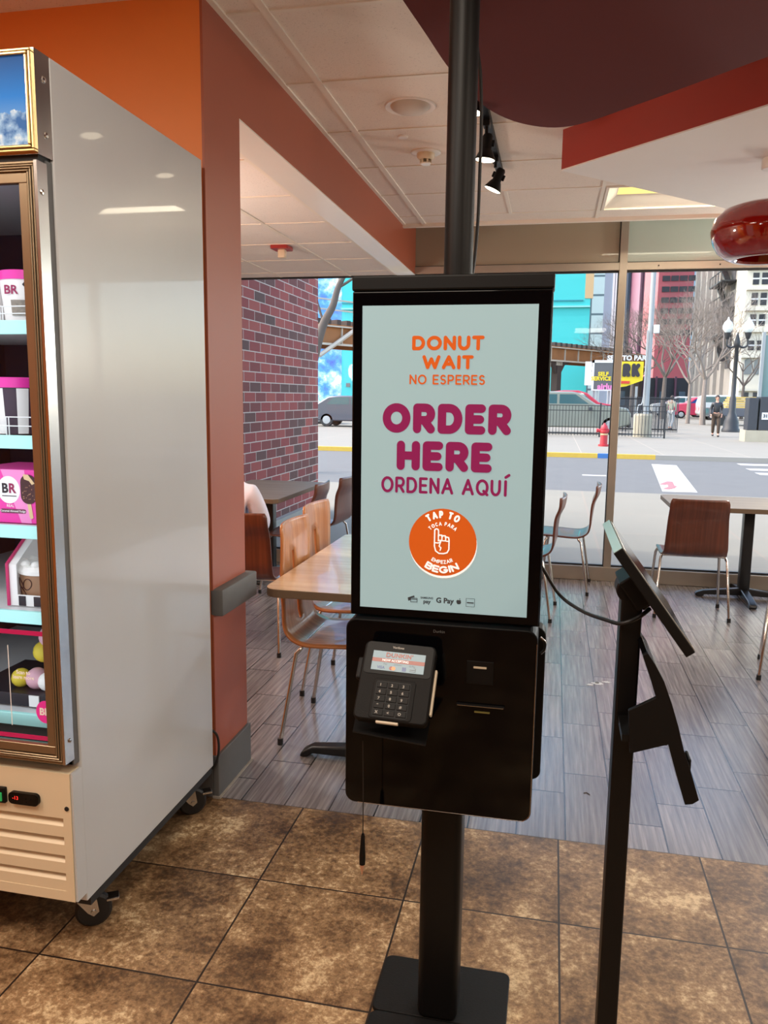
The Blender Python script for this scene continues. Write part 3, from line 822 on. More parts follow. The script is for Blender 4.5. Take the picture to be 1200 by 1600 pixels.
# novelty box
t = thing('ice_cream_bar_box', 'pink carton of chocolate-coated ice cream bars with BR badge', 'carton', (-1.36, 1.88, 1.161))
slab(-1.50, -1.283, 1.795, 2.0, 1.161, 1.300).build('carton', 'magenta', t)
BY = 1.7945
mb = MB(); mb.poly([(-1.40, BY, 1.30), (-1.33, BY, 1.30), (-1.315, BY, 1.161), (-1.345, BY, 1.161)]); mb.build('swirl', 'pink_light', t)
disc = lambda cx, cz, rx, rz, y, n=28: [(cx + rx * math.cos(2 * PI * k / n), y, cz + rz * math.sin(2 * PI * k / n)) for k in range(n)]
bg = MB().poly(disc(-1.378, 1.247, .033, .036, BY - .0005)).build('badge', 'paper_white', t)
btext('badge_letters', 'B', .034, MT(-1.389, BY - .001, 1.250), 'ink_black', bg, .0012); btext('badge_letters', 'R', .034, MT(-1.368, BY - .0011, 1.250), 'ink_plum', bg, .0012)
mb = MB(); mb.box(-1.398, -1.356, BY - .0012, BY - .0008, 1.230, 1.232); mb.build('badge_line', 'ink_black', bg)
bar = rrect(-1.342, -1.297, 1.212, 1.288, .021, 8)
br = MB().prism(bar, lambda u, v, d: (u, d, v), BY - .002, BY).build('bar_picture', 'choc', t)
MB().poly([(-1.333, BY - .0024, 1.289), (-1.318, BY - .0024, 1.288), (-1.300, BY - .0024, 1.266), (-1.308, BY - .0024, 1.262), (-1.316, BY - .0024, 1.272), (-1.330, BY - .0024, 1.276)]).build('bite', 'wafer', br)
MB().poly([(-1.325, BY - .001, 1.212), (-1.314, BY - .001, 1.212), (-1.309, BY - .001, 1.176), (-1.314, BY - .001, 1.172), (-1.320, BY - .001, 1.176)]).build('stick', 'wafer', br)
mb = MB()
for k in range(22): x, z = random.uniform(-1.337, -1.302), random.uniform(1.222, 1.262); mb.poly(disc(x, z, .0012, .0012, BY - .0024, 6))
mb.build('nuts', 'nut', br)
MB().prism(rrect(-1.405, -1.330, 1.186, 1.197, .005), lambda u, v, d: (u, d, v), BY - .0012, BY - .0004).build('name_band', mat('band_mauve', (110, 50, 76), .4), t)
btext('name_words', 'Caramel Almond Fudge', .0078, MT(-1.368, BY - .0016, 1.1915), 'paper_white', t, .0001)
btext('real_words', 'REAL', .010, MT(-1.375, BY - .001, 1.205), 'paper_white', t, .0001)
# cake in a windowed box
t = thing('boxed_cake', 'coffee-brown cake with white icing inside a windowed box', 'cake', (-1.33, 1.9, .935))
mb = MB(); prf = [(1.805, .935), (1.805, 1.045), (1.90, 1.115), (2.1, 1.115), (2.1, .935)]
for x in (-1.402, -1.227): mb.prism(prf, lambda u, v, d: (d, u, v), x, x + .002)
mb.poly([(-1.402, 1.805, .935), (-1.225, 1.805, .935), (-1.225, 2.1, .935), (-1.402, 2.1, .935)])
mb.poly([(-1.402, 2.1, .935), (-1.225, 2.1, .935), (-1.225, 2.1, 1.115), (-1.402, 2.1, 1.115)])
mb.box(-1.402, -1.376, 1.803, 1.806, .935, 1.045); mb.prism([(1.805, 1.045), (1.90, 1.115), (1.901, 1.117), (1.804, 1.047)], lambda u, v, d: (d, u, v), -1.402, -1.376)
bx = mb.build('carton', 'paper_white', t)
mb = MB(); mb.prism([(1.802, .935), (1.802, 1.046), (1.90, 1.118), (1.9, 1.124), (1.797, 1.049), (1.797, .935)], lambda u, v, d: (d, u, v), -1.404, -1.397)
mb.build('edge_band', 'magenta_dark', bx)
mb = MB()
for k in range(3): mb.box(-1.372 + k * .045, -1.352 + k * .045, 1.801, 1.8035, .936, .962)
mb.bm.free()
for k in range(3): slab(-1.372 + k * .045, -1.352 + k * .045, 1.801, 1.8035, .936, .962).build('printed_block', 'ink_black', bx)
slab(-1.376, -1.225, 1.8035, 1.806, .935, .965).build('base_band', 'paper_white', bx)
cx, cy = -1.345, 1.885
cake = MB().lathe([(0, .945), (.067, .945), (.067, 1.020), (0, 1.02)], (cx, cy, 0), 32).build('cake', 'coffee', t, smooth=True)
MB().lathe([(0, 1.038), (.04, 1.040), (.066, 1.036), (.073, 1.026), (.071, 1.016), (.066, 1.013)], (cx, cy, 0), 32).build('icing', 'icing', cake, smooth=True)
mb = MB()
for k in range(9): a = k * 40 * PI / 180; mb.sph((cx + .055 * math.cos(a), cy + .055 * math.sin(a), 1.042), .014, (1, 1, .7), 10)
mb.build('rosettes', 'icing', cake, smooth=True)
mb = MB()
for c_, w_, h_, rot in ((-.045, .020, .009, -.5), (-.012, .016, .013, .9), (-.03, .02, .008, -.75)):
    L = []
    for k in range(19):
        a = 2 * PI * k / 18; u, v = w_ * math.cos(a), h_ * math.sin(a); uu = u * math.cos(rot) - v * math.sin(rot) + c_; vv = u * math.sin(rot) + v * math.cos(rot) + (.99 if w_ != .02 or h_ != .008 else .965)
        ang = uu / .067 - PI / 2; L.append((cx + .068 * math.cos(ang), cy + .068 * math.sin(ang), vv))
    mb.tube(L, .0011, 5)
mb.build('fudge_lines', 'choc', cake)
# bottom shelf cakes behind the decal
t = thing('pastel_cake', 'pastel pink, white and yellow cake low behind the freezer glass', 'cake', (-1.40, 1.9, .654))
slab(-1.55, -1.30, 1.80, 2.05, .655, .69, .002).build('cake_board', 'ink_black', t)
slab(-1.355, -1.325, 1.797, 1.80, .657, .688).build('board_label', 'paper_white', t)
mb = MB(); mb.sph((-1.415, 1.85, .715), .026); mb.build('yellow_scoop', 'yellow_soft', t, smooth=True)
mb = MB(); mb.sph((-1.365, 1.85, .717), .030); mb.build('pink_scoop', 'pink_soft', t, smooth=True)
mb = MB(); mb.sph((-1.325, 1.84, .715), .026); mb.build('white_scoop', 'icing', t, smooth=True)
mb = MB(); mb.sph((-1.36, 1.88, .785), .030); mb.build('yellow_top', 'yellow_soft', t, smooth=True)
mb = MB(); mb.sph((-1.34, 1.88, .83), .030); mb.build('pink_top', 'pink_soft', t, smooth=True)

# ---------------------------------------------------------------- order kiosk
kx, ky = -.2125, 1.745
k = thing('order_kiosk', 'black self-order kiosk with lit ORDER HERE screen', 'kiosk', (kx, ky, 0))
MB().prism(rrect(-.378, -.050, 1.705, 1.900, .02), fn, 0, .012).build('base_plate', 'black_matte', k, bevel=.002)
MB().prism(rrect(-.378, -.050, 1.45, 1.702, .02), fn, 0, .012).build('base_plate', 'black_matte', k, bevel=.002)
MB().box(-.2635, -.1675, 1.698, 1.790, .010, .66, .018, 4).build('column', 'black_metal', k, smooth=True)
MB().tube([(-.2135, ky, .6), (-.2135, ky, 2.6)], .031, 28).build('ceiling_pole', 'black_metal', k, smooth=True)
MB().lathe([(.031, 2.585), (.05, 2.59), (.05, 2.601)], (-.2135, ky, 0)).build('ceiling_flange', 'black_metal', k, smooth=True)
KY = 1.62
hs = MB(); hs.box(-.4145, -.0105, KY, KY + .065, 1.030, 1.712, .003); hs.box(-.4155, -.0085, KY - .004, KY + .07, 1.712, 1.742, .004)
hs = hs.build('screen_housing', 'black_plastic', k)
slab(-.4120, -.0130, KY - .0028, KY + .001, 1.033, 1.7095, .001).build('front_glass', 'black_gloss', k)
SY = KY - .0034
scr = slab(-.3925, -.0375, SY, SY + .0008, 1.0495, 1.6825).build('display', 'screen_bg', k)
def sp(px, py): p = aty(px, py, SY); return p.x, p.z
F = lambda dy: (lambda u, v: (u, SY - dy, v))
def scrword(name, txt, x0, y0, x1, y1, tr, m_, gap=.12):
    a = sp((x0 + x1) / 2, y1); b = sp((x0 + x1) / 2, y0); l = sp(x0, (y0 + y1) / 2)[0]; r = sp(x1, (y0 + y1) / 2)[0]
    H = b[1] - a[1]; mb = MB()
    word(mb, txt, r - l, H, H * tr, lambda u, v: (u + l, SY - .0004, v + a[1]), gap)
    mb.build(name, m_, scr)
scrword('lettering', 'DONUT', 644, 524.5, 757, 547.5, .25, 'screen_orange')
scrword('lettering', 'WAIT', 660, 555, 740, 577, .25, 'screen_orange')
scrword('lettering', 'NO ESPERES', 640, 585.5, 758, 601, .165, 'screen_orange', .16)
scrword('lettering', 'ORDER', 598, 631, 799, 678, .285, 'screen_plum', .10)
scrword('lettering', 'HERE', 620, 690, 769, 736.5, .285, 'screen_plum', .10)
scrword('lettering', 'ORDENA AQUJ', 596, 747, 797, 772.5, .17, 'screen_plum', .14)
ccx, ccz = sp(691.5, 847.5); cr = (sp(745, 847)[0] - sp(639, 847)[0]) / 2
circ = lambda x, z, r, y, n=48: [(x + r * math.cos(2 * PI * q / n), y, z + r * math.sin(2 * PI * q / n)) for q in range(n)]
MB().poly(circ(ccx + .002, ccz - .009, cr * .99, SY - .0003)).build('button_shadow', 'screen_shadow', scr)
MB().poly(circ(ccx + .001, ccz - .005, cr * 1.0, SY - .0005)).build('button_rim', 'screen_white', scr)
btn = MB().poly(circ(ccx, ccz, cr, SY - .0008)).build('tap_button', 'screen_orange', scr)
f2 = lambda u, v: (u, SY - .0012, v)
mb = MB(); arcword(mb, 'TAP TO', ccx, ccz, cr * .72, 90, 72, cr * .22, cr * .056, f2, gap=.18); mb.build('lettering', 'screen_white', btn)
mb = MB(); arcword(mb, 'BEGIN', ccx, ccz, cr * .92, -90, 70, cr * .22, cr * .056, f2, True); mb.build('lettering', 'screen_white', btn)
mb = MB(); arcword(mb, 'TOCA PARA', ccx, ccz, cr * .50, 90, 92, cr * .115, cr * .024, f2, gap=.2); mb.build('lettering', 'screen_white', btn)
mb = MB(); arcword(mb, 'EMPEZAR', ccx, ccz, cr * .64, -90, 62, cr * .115, cr * .024, f2, True, gap=.2); mb.build('lettering', 'screen_white', btn)
def hand(s):
    T = lambda L: [(ccx + x * s, ccz + y * s) for x, y in L]
    mb = MB()
    out = [(-.30, -.15), (-.30, .42)] + [(-.23 + .075 * math.cos(a), .44 + .075 * math.sin(a)) for a in (PI, PI * .75, PI / 2, PI / 4, 0)] + [(-.155, .22), (-.14, .28), (-.03, .28), (-.02, .20), (0, .26), (.10, .26), (.12, .18), (.14, .22), (.23, .20), (.25, .10), (.25, -.25), (.18, -.38), (.05, -.42), (-.12, -.42), (-.25, -.33), (-.30, -.15)]
    stroke(mb, T(out), s * .05, f2)
    for L in ([(-.155, .22), (-.155, .06)], [(-.02, .20), (-.02, .08), (-.14, .08)], [(.12, .18), (.12, .07), (0, .07)], [(.25, .06), (.14, .06)], [(-.28, -.02), (-.14, -.02), (-.06, .05), (-.12, -.14), (-.05, -.20), (-.08, -.30)]):
        stroke(mb, T(L), s * .045, f2)
    mb.build('pointing_hand', 'screen_white', btn)
hand(cr * .78)
px_ = (sp(700, 940)[0] - sp(600, 940)[0]) / 100
def icon(px, py): x, z = sp(px, py); return x, z
x, z = icon(645, 936); mb = MB()
mb.poly([(x - 7 * px_, SY - .0005, z - 3 * px_), (x - 8 * px_, SY - .0005, z + 2 * px_), (x + 2 * px_, SY - .0005, z + 6 * px_), (x + 3 * px_, SY - .0005, z + 3 * px_), (x - 3 * px_, SY - .0005, z + 2 * px_), (x - 4 * px_, SY - .0005, z - 2 * px_)])
stroke(mb, [(x - 3 * px_, z - 4 * px_), (x + 7 * px_, z - 4 * px_), (x + 7 * px_, z + 2 * px_), (x - 3 * px_, z + 2 * px_), (x - 3 * px_, z - 4 * px_)], .9 * px_, lambda u, v: (u, SY - .0006, v))
stroke(mb, [(x - 3 * px_, z + .4 * px_), (x + 7 * px_, z + .4 * px_)], 1.2 * px_, lambda u, v: (u, SY - .0006, v))
mb.build('card_icon', 'screen_grey', scr)
for s, px, py, sz in (('SAMSUNG', 667, 934.3, 3.4), ('pay', 667, 940, 6.5), ('G Pay', 695, 938.8, 9.0)):
    x, z = icon(px, py); btext('payment_words', s, sz * px_ * 1.25, MT(x, SY - .0006, z), 'screen_grey', scr, .00006 * sz)
x, z = icon(717, 939.5); mb = MB(); mb.poly([(x + a * px_, SY - .0006, z + b * px_) for a, b in ((-.3, -4.4), (1.6, -4.6), (3, -3), (3.6, -1.2), (2.8, .2), (3, 1.6), (1.8, 2.2), (0, 1.7), (-2, 2.3), (-3.6, 1), (-3.8, -1), (-2.8, -3.6), (-1.6, -4.7))])
mb.poly([(x + a * px_, SY - .0006, z + b * px_) for a, b in ((.2, 2.4), (.6, 4), (2, 5), (1.8, 3.4))]); mb.build('fruit_icon', 'screen_grey', scr)
x, z = icon(735, 941.5); mb = MB(); stroke(mb, [(x - 6.5 * px_, z - 6 * px_), (x + 6.5 * px_, z - 6 * px_), (x + 6.5 * px_, z + 6.5 * px_), (x - 6.5 * px_, z + 6.5 * px_), (x - 6.5 * px_, z - 6 * px_)], .6 * px_, lambda u, v: (u, SY - .0006, v)); stroke(mb, [(x - 4.5 * px_, z), (x + 4.5 * px_, z)], 1.8 * px_, lambda u, v: (u, SY - .0006, v)); mb.build('reader_icon', 'screen_grey', scr)
# lower body
LY = 1.598
lp = MB().prism([p for p in rrect(-.4185, -.0120, .607, 1.027, .022, 6)], lambda u, v, d: (u, d, v), LY, LY + .09).build('lower_housing', 'black_plastic', k, bevel=.002)
MB().prism([p for p in rrect(-.4160, -.0145, .610, 1.024, .021, 6)], lambda u, v, d: (u, d, v), LY - .002, LY + .001).build('lower_glass', 'black_gloss', k)
MB().prism(rrect(-.405, .004, .66, 1.01, .02), lambda u, v, d: (u, d, v), LY + .09, LY + .14).build('rear_cover', 'black_plastic', k, bevel=.003)
stroke_mb = MB()
ed = [(-.0135, 1.0), (-.0135, .632), (-.0165, .620), (-.028, .6095), (-.06, .6085), (-.39, .6085)]
stroke_mb.tube([(a, LY - .001, b) for a, b in ed], .0011, 6); stroke_mb.build('edge_trim', 'steel', k)
slab(-.156, -.100, LY - .004, LY - .001, .905, .955, .001).build('scanner_window', 'black_plastic', k)
p = aty(750, 1043.5, LY - .005); slab(p.x - .0135, p.x + .0135, LY - .0055, LY - .003, p.z - .002, p.z + .002).build('scanner_lamp', 'slot_glow', k)
a = aty(713, 1098, LY - .008); b = aty(788, 1106, LY - .008)
rs = slab(a.x, b.x, LY - .010, LY - .001, a.z - .006, a.z - .001, .001).build('receipt_slot', 'dark_grey_plastic', k)
slab(a.x + .002, b.x - .002, LY - .012, LY - .008, a.z - .0035, a.z - .0025).build('slot_lip', 'steel', rs)
a = aty(741, 1112, LY - .006); b = aty(765, 1113, LY - .006); slab(a.x, b.x, LY - .006, LY - .001, a.z - .002, a.z + .001).build('receipt_light', mat('olive', (120, 112, 60), .4), rs)
p = aty(686, 987, LY - .003); btext('maker_mark', 'Dunkin', .0085, frame(p, (1, 0, 0), (0, 0, 1)), 'grey_base', k)
MB().tube(bez([(-.008, LY + .05, 1.0), (.002, LY + .05, .99), (.002, LY + .05, .975), (-.006, LY + .05, .965)], 6), .003, 8).build('lock_ring', 'chrome', k)
# signal cable from the ceiling and cable across to the staff stand
cb = MB().tube(bez([aty(738, 430, 1.80), aty(742, 400, 1.80), aty(747, 340, 1.80), aty(750, 260, 1.80), aty(752, 195, 1.80), aty(751, 120, 1.80), aty(744, 20, 1.80), Vector((-.185, 1.80, 2.6))], 8), .0036, 8).build('ceiling_cable', 'rubber', smooth=True)
tag(cb, 'thin black cable hanging beside the kiosk pole', 'cable')
cb = MB().tube(bez([aty(838, 870, 1.70), aty(848, 888, 1.72), aty(875, 930, 1.74), aty(910, 955, 1.62), aty(945, 968, 1.50), Vector((.1348, 1.435, 1.1015)), Vector((.1633, 1.437, 1.1145)), Vector((.1837, 1.45, 1.1284))], 8), .0038, 8).build('connecting_cable', 'rubber', smooth=True)
tag(cb, 'black cable sagging between the kiosk and the tilted tablet stand', 'cable')

# ---------------------------------------------------------------- card terminal
TL, TR, BL, BR_ = aty(568, 1000, 1.560), aty(683, 1010, 1.560), aty(555, 1120, 1.455), aty(666, 1136, 1.455)
cen = (TL + TR + BL + BR_) / 4; U = (TR - TL + BR_ - BL).normalized(); V = (TL - BL + TR - BR_); TH = V.length / 2; TW = ((TR - TL).length + (BR_ - BL).length) / 2
Mt = frame(cen, U, V)     # z axis points at the customer
if Mt.to_3x3().col[2].y > 0: raise SystemExit
t = thing('payment_terminal', 'dark card payment terminal with keypad and DUNKIN screen', 'payment terminal', tuple(cen))
w2, h2 = TW / 2, TH / 2
L3 = lambda u, v, d: (u, v, d)
body = MB(Mt).prism(rrect(-w2, w2, -h2, h2, .012), L3, -.026, 0).build('terminal_body', 'dark_grey_plastic', t, bevel=.003, smooth=True)
MB(Mt).prism(rrect(-w2 * .93, w2 * .93, .012, h2 * .97, .008), L3, 0, .0012).build('screen_bezel', 'black_plastic', t)
u0, u1_, v0, v1 = -w2 * .73, w2 * .73, .020, h2 * .74
sc_ = MB(Mt).box(u0, u1_, v0, v1, .0010, .0018).build('terminal_screen', 'small_screen', t)
MB(Mt).box(u0, u1_, v0 + (v1 - v0) * .43, v0 + (v1 - v0) * .63, .0018, .0021).build('banner', 'small_orange', sc_)
mb = MB(Mt); word(mb, "DUNKIN'", .056, .0098, .0022, lambda u, v: (u - .027, v + v0 + (v1 - v0) * .70, .0022)); mb.build('lettering', 'small_orange', sc_)
def tt(s, u, v, size, m_, par, name='lettering', bold=.0): btext(name, s, size, Mt @ Matrix.Translation((u, v, .0023)), m_, par, bold)
tt('NOW ACCEPTING', -.006, v0 + (v1 - v0) * .53, .0066, 'screen_white', sc_, bold=.00008)
for s, u in (('Pay', -.026), ('SAMSUNG', 0), ('G Pay', .030)): tt(s, u, v0 + (v1 - v0) * .34, .0055 if s != 'SAMSUNG' else .0034, 'screen_grey', sc_)
tt('VISA', -.034, v0 + (v1 - v0) * .14, .0078, 'small_blue', sc_, bold=.0003)
mb = MB(Mt)
mb.poly([(-.013 + .0042 * math.cos(a * PI / 10), v0 + (v1 - v0) * .14 + .0042 * math.sin(a * PI / 10), .0021) for a in range(20)]); mb.build('card_mark', 'small_orange', sc_)
mb = MB(Mt); mb.poly([(-.008 + .0042 * math.cos(a * PI / 10), v0 + (v1 - v0) * .14 + .0042 * math.sin(a * PI / 10), .0023) for a in range(20)]); mb.build('card_mark', 'small_gold', sc_)
mb = MB(Mt); mb.box(.010, .018, v0 + .002, v0 + .0105, .0018, .0022); mb.build('card_mark', 'small_blue', sc_)
mb = MB(Mt); stroke(mb, [(.026, v0 + .003), (.038, v0 + .003), (.038, v0 + .010), (.034, v0 + .010)], .0008, lambda u, v: (u, v, .0022)); stroke(mb, [(.026, v0 + .0065), (.037, v0 + .0065)], .0012, lambda u, v: (u, v, .0022)); mb.build('card_mark', 'screen_grey', sc_)
btext('maker_mark', 'Verifone', .0068, Mt @ Matrix.Translation((-.004, h2 * .86, .0016)), 'key_white', t, .0002)
MB(Mt).prism(rrect(-w2 * .58, w2 * .58, -h2 * .96, .004, .007), L3, -.004, .0015).build('keypad_surround', 'dark_grey_plastic', t, bevel=.0015)
kp = MB(Mt).prism(rrect(-w2 * .50, w2 * .46, -h2 * .92, -.002, .005), L3, .0012, .0022).build('keypad', 'black_plastic', t)
kw, kh = w2 * .94 / 3, (h2 * .90 - .004) / 5
keys = ['1', '2', '3', '4', '5', '6', '7', '8', '9', '*', '0', '#', 'X', '<', 'O']
for i, s in enumerate(keys):
    cu_ = -w2 * .49 + kw * (i % 3 + .5); cv = -.004 - kh * (i // 3 + .5)
    kb = MB(Mt).box(cu_ - kw * .44, cu_ + kw * .44, cv - kh * .40, cv + kh * .40, .0022, .0040, .0006, 1).build('key', 'black_matte', kp)
    btext('key_mark', s, .0078, Mt @ Matrix.Translation((cu_ - kw * .12, cv, .0044)), 'key_white', kb, .0003)
MB(Mt).box(-w2 * .36, w2 * .24, -h2 - .004, -h2 + .003, -.010, -.002, .001).build('card_slot_light', 'slot_glow', t)
MB(Mt).box(w2 + .001, w2 + .006, -h2 * .7, h2 * .45, -.022, -.010, .002).build('side_reader_strip', 'slot_glow', t)
tr_ = MB(); a, b = aty(551, 1143, 1.47), aty(665, 1165, 1.47); c, d_ = aty(556, 1118, 1.585), aty(672, 1128, 1.585)
tr_.poly([a, b, d_, c]).build('mounting_tray', 'black_matte', t, solid=.003)
MB().box(-.345, -.235, 1.52, 1.598, .86, .93, .004).build('wall_bracket', 'black_matte', t)
MB(Mt).box(-w2 - .012, -w2 - .001, h2 * .05, h2 * .6, -.03, -.014, .003).build('side_clamp', 'black_matte', t)
p0, p1, p2, p3 = aty(567, 1158, 1.50), aty(567.5, 1240, 1.50), aty(567, 1306, 1.50), aty(566, 1350, 1.50); p4 = aty(565.5, 1366, 1.50)
sty = thing('hanging_stylus', 'black stylus dangling on a thin cord below the card terminal', 'stylus', tuple(p2))
MB().tube(bez([p0, p1, p2], 6), .0011, 6).build('cord', 'rubber', sty)
MB().tube([p2 + Vector((0, 0, .006)), p2, p2 + (p3 - p2) * .3, p2 + (p3 - p2) * .7, p3], [.0022, .0040, .0052, .0068, .0064], 12).build('barrel', 'black_plastic', sty, smooth=True)
MB().tube([p3, p4], [.0052, .0012], 10).build('tip', 'nut', sty, smooth=True)

# ---------------------------------------------------------------- staff tablet stand
s = thing('tablet_stand', 'black floor stand with a tilted screen seen edge-on, right of the kiosk', 'stand', (.152, 1.47, 0))
MB().box(.1331, .1707, 1.4455, 1.4986, .01, 1.145, .004).build('column', 'black_metal', s)
MB().box(.04, .27, 1.36, 1.58, 0, .012, .004).build('base_plate', 'black_metal', s)
MB().lathe([(0, -.0245), (.0245, -.0245), (.0245, .0245), (0, .0245)], (.1478, 1.47, 1.161), 28, 'Y').build('hinge_knuckle', 'black_plastic', s, smooth=True, bevel=.003)
MB().lathe([(0, -.006), (.011, -.005), (.011, .004)], (.1454, 1.4447, 1.1717), 20, 'Y').build('hinge_cap', 'steel', s)
th = Vector((.152, 0, -.205)).normalized(); nn = Vector((-th.z, 0, th.x))
Ms = Matrix.Identity(4)
for i in range(3): Ms[i][0] = th[i]; Ms[i][1] = (0, 1, 0)[i]; Ms[i][2] = nn[i]; Ms[i][3] = (.1053, 1.323, 1.2493)[i]
LEN = .208; WID = .31
tabl = MB(Ms).box(0, LEN, 0, WID, 0, .017, .0015).build('monitor', 'black_plastic', s)
MB(Ms).box(-.0012, .0010, .0015, WID - .0015, .0008, .0162, .0004).build('top_edge', mat('sky_reflection_edge', (176, 206, 208), .3), tabl)  # sky reflection put into the edge's own colour as pale cyan
MB(Ms).box(.003, LEN - .003, .003, WID - .003, .017, .0182).build('bezel', 'alu_frame', tabl)
MB(Ms).box(.010, LEN - .010, .011, WID - .011, .0182, .0187).build('monitor_screen', 'black_gloss', tabl)
MB(Ms).box(.07, .13, .10, .20, -.028, .001, .003).build('mount', 'black_plastic', tabl)
MB().tube([(.1552, 1.47, 1.1325), (.1756, 1.47, 1.1243), (.1919, 1.47, 1.1407)], .005, 8).build('hinge_arm', 'black_metal', s)
outl = [(.1633, 1.0753), (.1715, 1.0778), (.1862, 1.0508), (.2034, 1.019), (.2221, .9741), (.2417, .9096), (.2556, .8646), (.2695, .8222), (.2679, .8173), (.2474, .8148), (.2311, .8712), (.2148, .9234), (.1535, .8998), (.1478, .9798), (.1935, .9937), (.1837, 1.0141)]
outl = [(p.x, p.z) for p in (aty(a, b, 1.354) for a, b in ((1012, 1020), (1024, 1038), (1038, 1065), (1050, 1100), (1060, 1135), (1068, 1170), (1077, 1197), (1085, 1225), (1092, 1250), (1082, 1256), (1070, 1257), (1058, 1215), (1044, 1163), (984, 1177), (982, 1110), (1025, 1090), (1016, 1060), (1004, 1024)))]
MB().prism(outl, lambda u, v, d: (u, d, v), 1.352, 1.362).build('holder_bracket', 'black_plastic', s, bevel=.001)
MB().prism(outl[:13] + outl[15:], lambda u, v, d: (u, d, v), 1.362, 1.495).build('curved_holder', 'black_gloss', s, bevel=.001)
MB().box(.1388, .2135, 1.356, 1.47, .914, .926).build('support_arm', 'black_metal', s)
MB().box(.2505, .2560, 1.362, 1.40, .868, .890, .002).build('holder_clip', 'dark_grey_plastic', s)
# ---------------------------------------------------------------- chairs and tables
def chair_template(name, top, slot, shell_mat, loc, rz, label):
    t = thing(name, label, 'chair', (0, 0, 0), 0, None)
    # side profile (y, z): seat front to back top
    ty = -.245 if not slot else -.225
    prof = bez([(0, .225, .432), (0, .19, .447), (0, .08, .446), (0, -.05, .440), (0, -.115, .447), (0, -.162, .475), (0, -.182, .525), (0, -.19, .60), (0, -.205, .70), (0, ty + .01, top - .07), (0, ty, top)], 5)
    n = len(prof); mbx = bmesh.new(); cols = 13; grid = []
    for i, p in enumerate(prof):
        f = i / (n - 1)
        back = max(0, min(1, (p.z - .50) / (top - .5)))
        hw = .205 + .012 * math.sin(min(1, f * 2) * PI) - .018 * back
        if f < .05: hw -= .02 * (1 - f / .05)
        if f > .97: hw -= .012 * ((f - .97) / .03)
        row = []
        for j in range(cols):
            xx = (j / (cols - 1) * 2 - 1)
            cur = .028 * xx * xx * back
            dip = -.008 * (1 - xx * xx) * (1 - back) if p.z < .5 else 0
            row.append(mbx.verts.new((xx * hw, p.y + cur, p.z + dip)))
        grid.append(row)
    for i in range(n - 1):
        zc = (prof[i].z + prof[i + 1].z) / 2
        for j in range(cols - 1):
            if slot and j in (5, 6) and prof[i].y < -.1 and .50 < zc < .80: continue
            mbx.faces.new((grid[i][j], grid[i][j + 1], grid[i + 1][j + 1], grid[i + 1][j]))
    b = MB(); b.bm.free(); b.bm = mbx
    if slot:
        for i in range(n):
            for j, s in ((5, -1), (6, 0), (7, 1)):
                if s: grid[i][j].co.x = s * .016
    # split seat and backrest at the bend
    sh = b.build('shell', shell_mat, t, smooth=True, solid=.012)
    for sx in (-1, 1):
        for (yf, yt, nm) in ((-.185, -.10, 'back'), (.205, .14, 'front')):
            pts = [(sx * .243, yf, .012), (sx * .218, yt - (.02 if yf < 0 else -.01), .405), (sx * .208, yt, .427), (sx * .185, yt, .4345), (0, yt, .4345)]
            pts = [Vector(pts[0])] + bez(pts[1:], 6)
            lg = MB().tube(pts, .0095, 10).build('leg', 'chrome', t, smooth=True)
            MB().tube([(sx * .2435, yf, 0), (sx * .2428, yf, .028)], .013, 10).build('foot_cap', 'rubber', lg, smooth=True)
    MB().box(-.02, .02, -.10, .14, .4300, .4380).build('seat_rail', 'black_metal', t)
    t.location = loc; t.rotation_euler = (0, 0, rz)
    return t
GC = 'bentwood chairs at the tables'
cA = chair_template('bentwood_chair', .842, False, 'plywood_brown', (.985, 5.80, 0), 0, 'brown bentwood chair with its back to us at the right window table')
cA['group'] = GC
dup(cA, (.14, 6.38, 0), math.radians(90 - 4), 'bentwood chair against the glass left of the aluminium mullion, farther of that pair')
dup(cA, (-.135, 5.55, 0), math.radians(90 - 4), 'bentwood chair half hidden behind the right edge of the kiosk, nearer of that pair')
dup(cA, (1.43, 4.58, 0), math.radians(-14), 'bentwood chair cut off by the right picture edge')
dup(cA, (-1.735, 4.36, 0), math.radians(0), 'bentwood chair beside the terracotta column that the white-shirted person sits on')
dup(cA, (-1.93, 5.80, 0), math.radians(90), 'bentwood chair at the far left table, nearer of the two on its right side')
dup(cA, (-1.86, 6.33, 0), math.radians(84), 'bentwood chair near the glass, showing just left of the kiosk')
cE = chair_template('slotted_chair', .95, True, 'plywood_orange', (-.915, 3.33, 0), math.radians(-90), 'honey plywood chair with slotted back, nearest at the long wooden table')
cE['group'] = GC
dup(cE, (-.985, 3.88, 0), math.radians(-90 - 3), 'honey plywood chair with slotted back, second from us at the long wooden table')

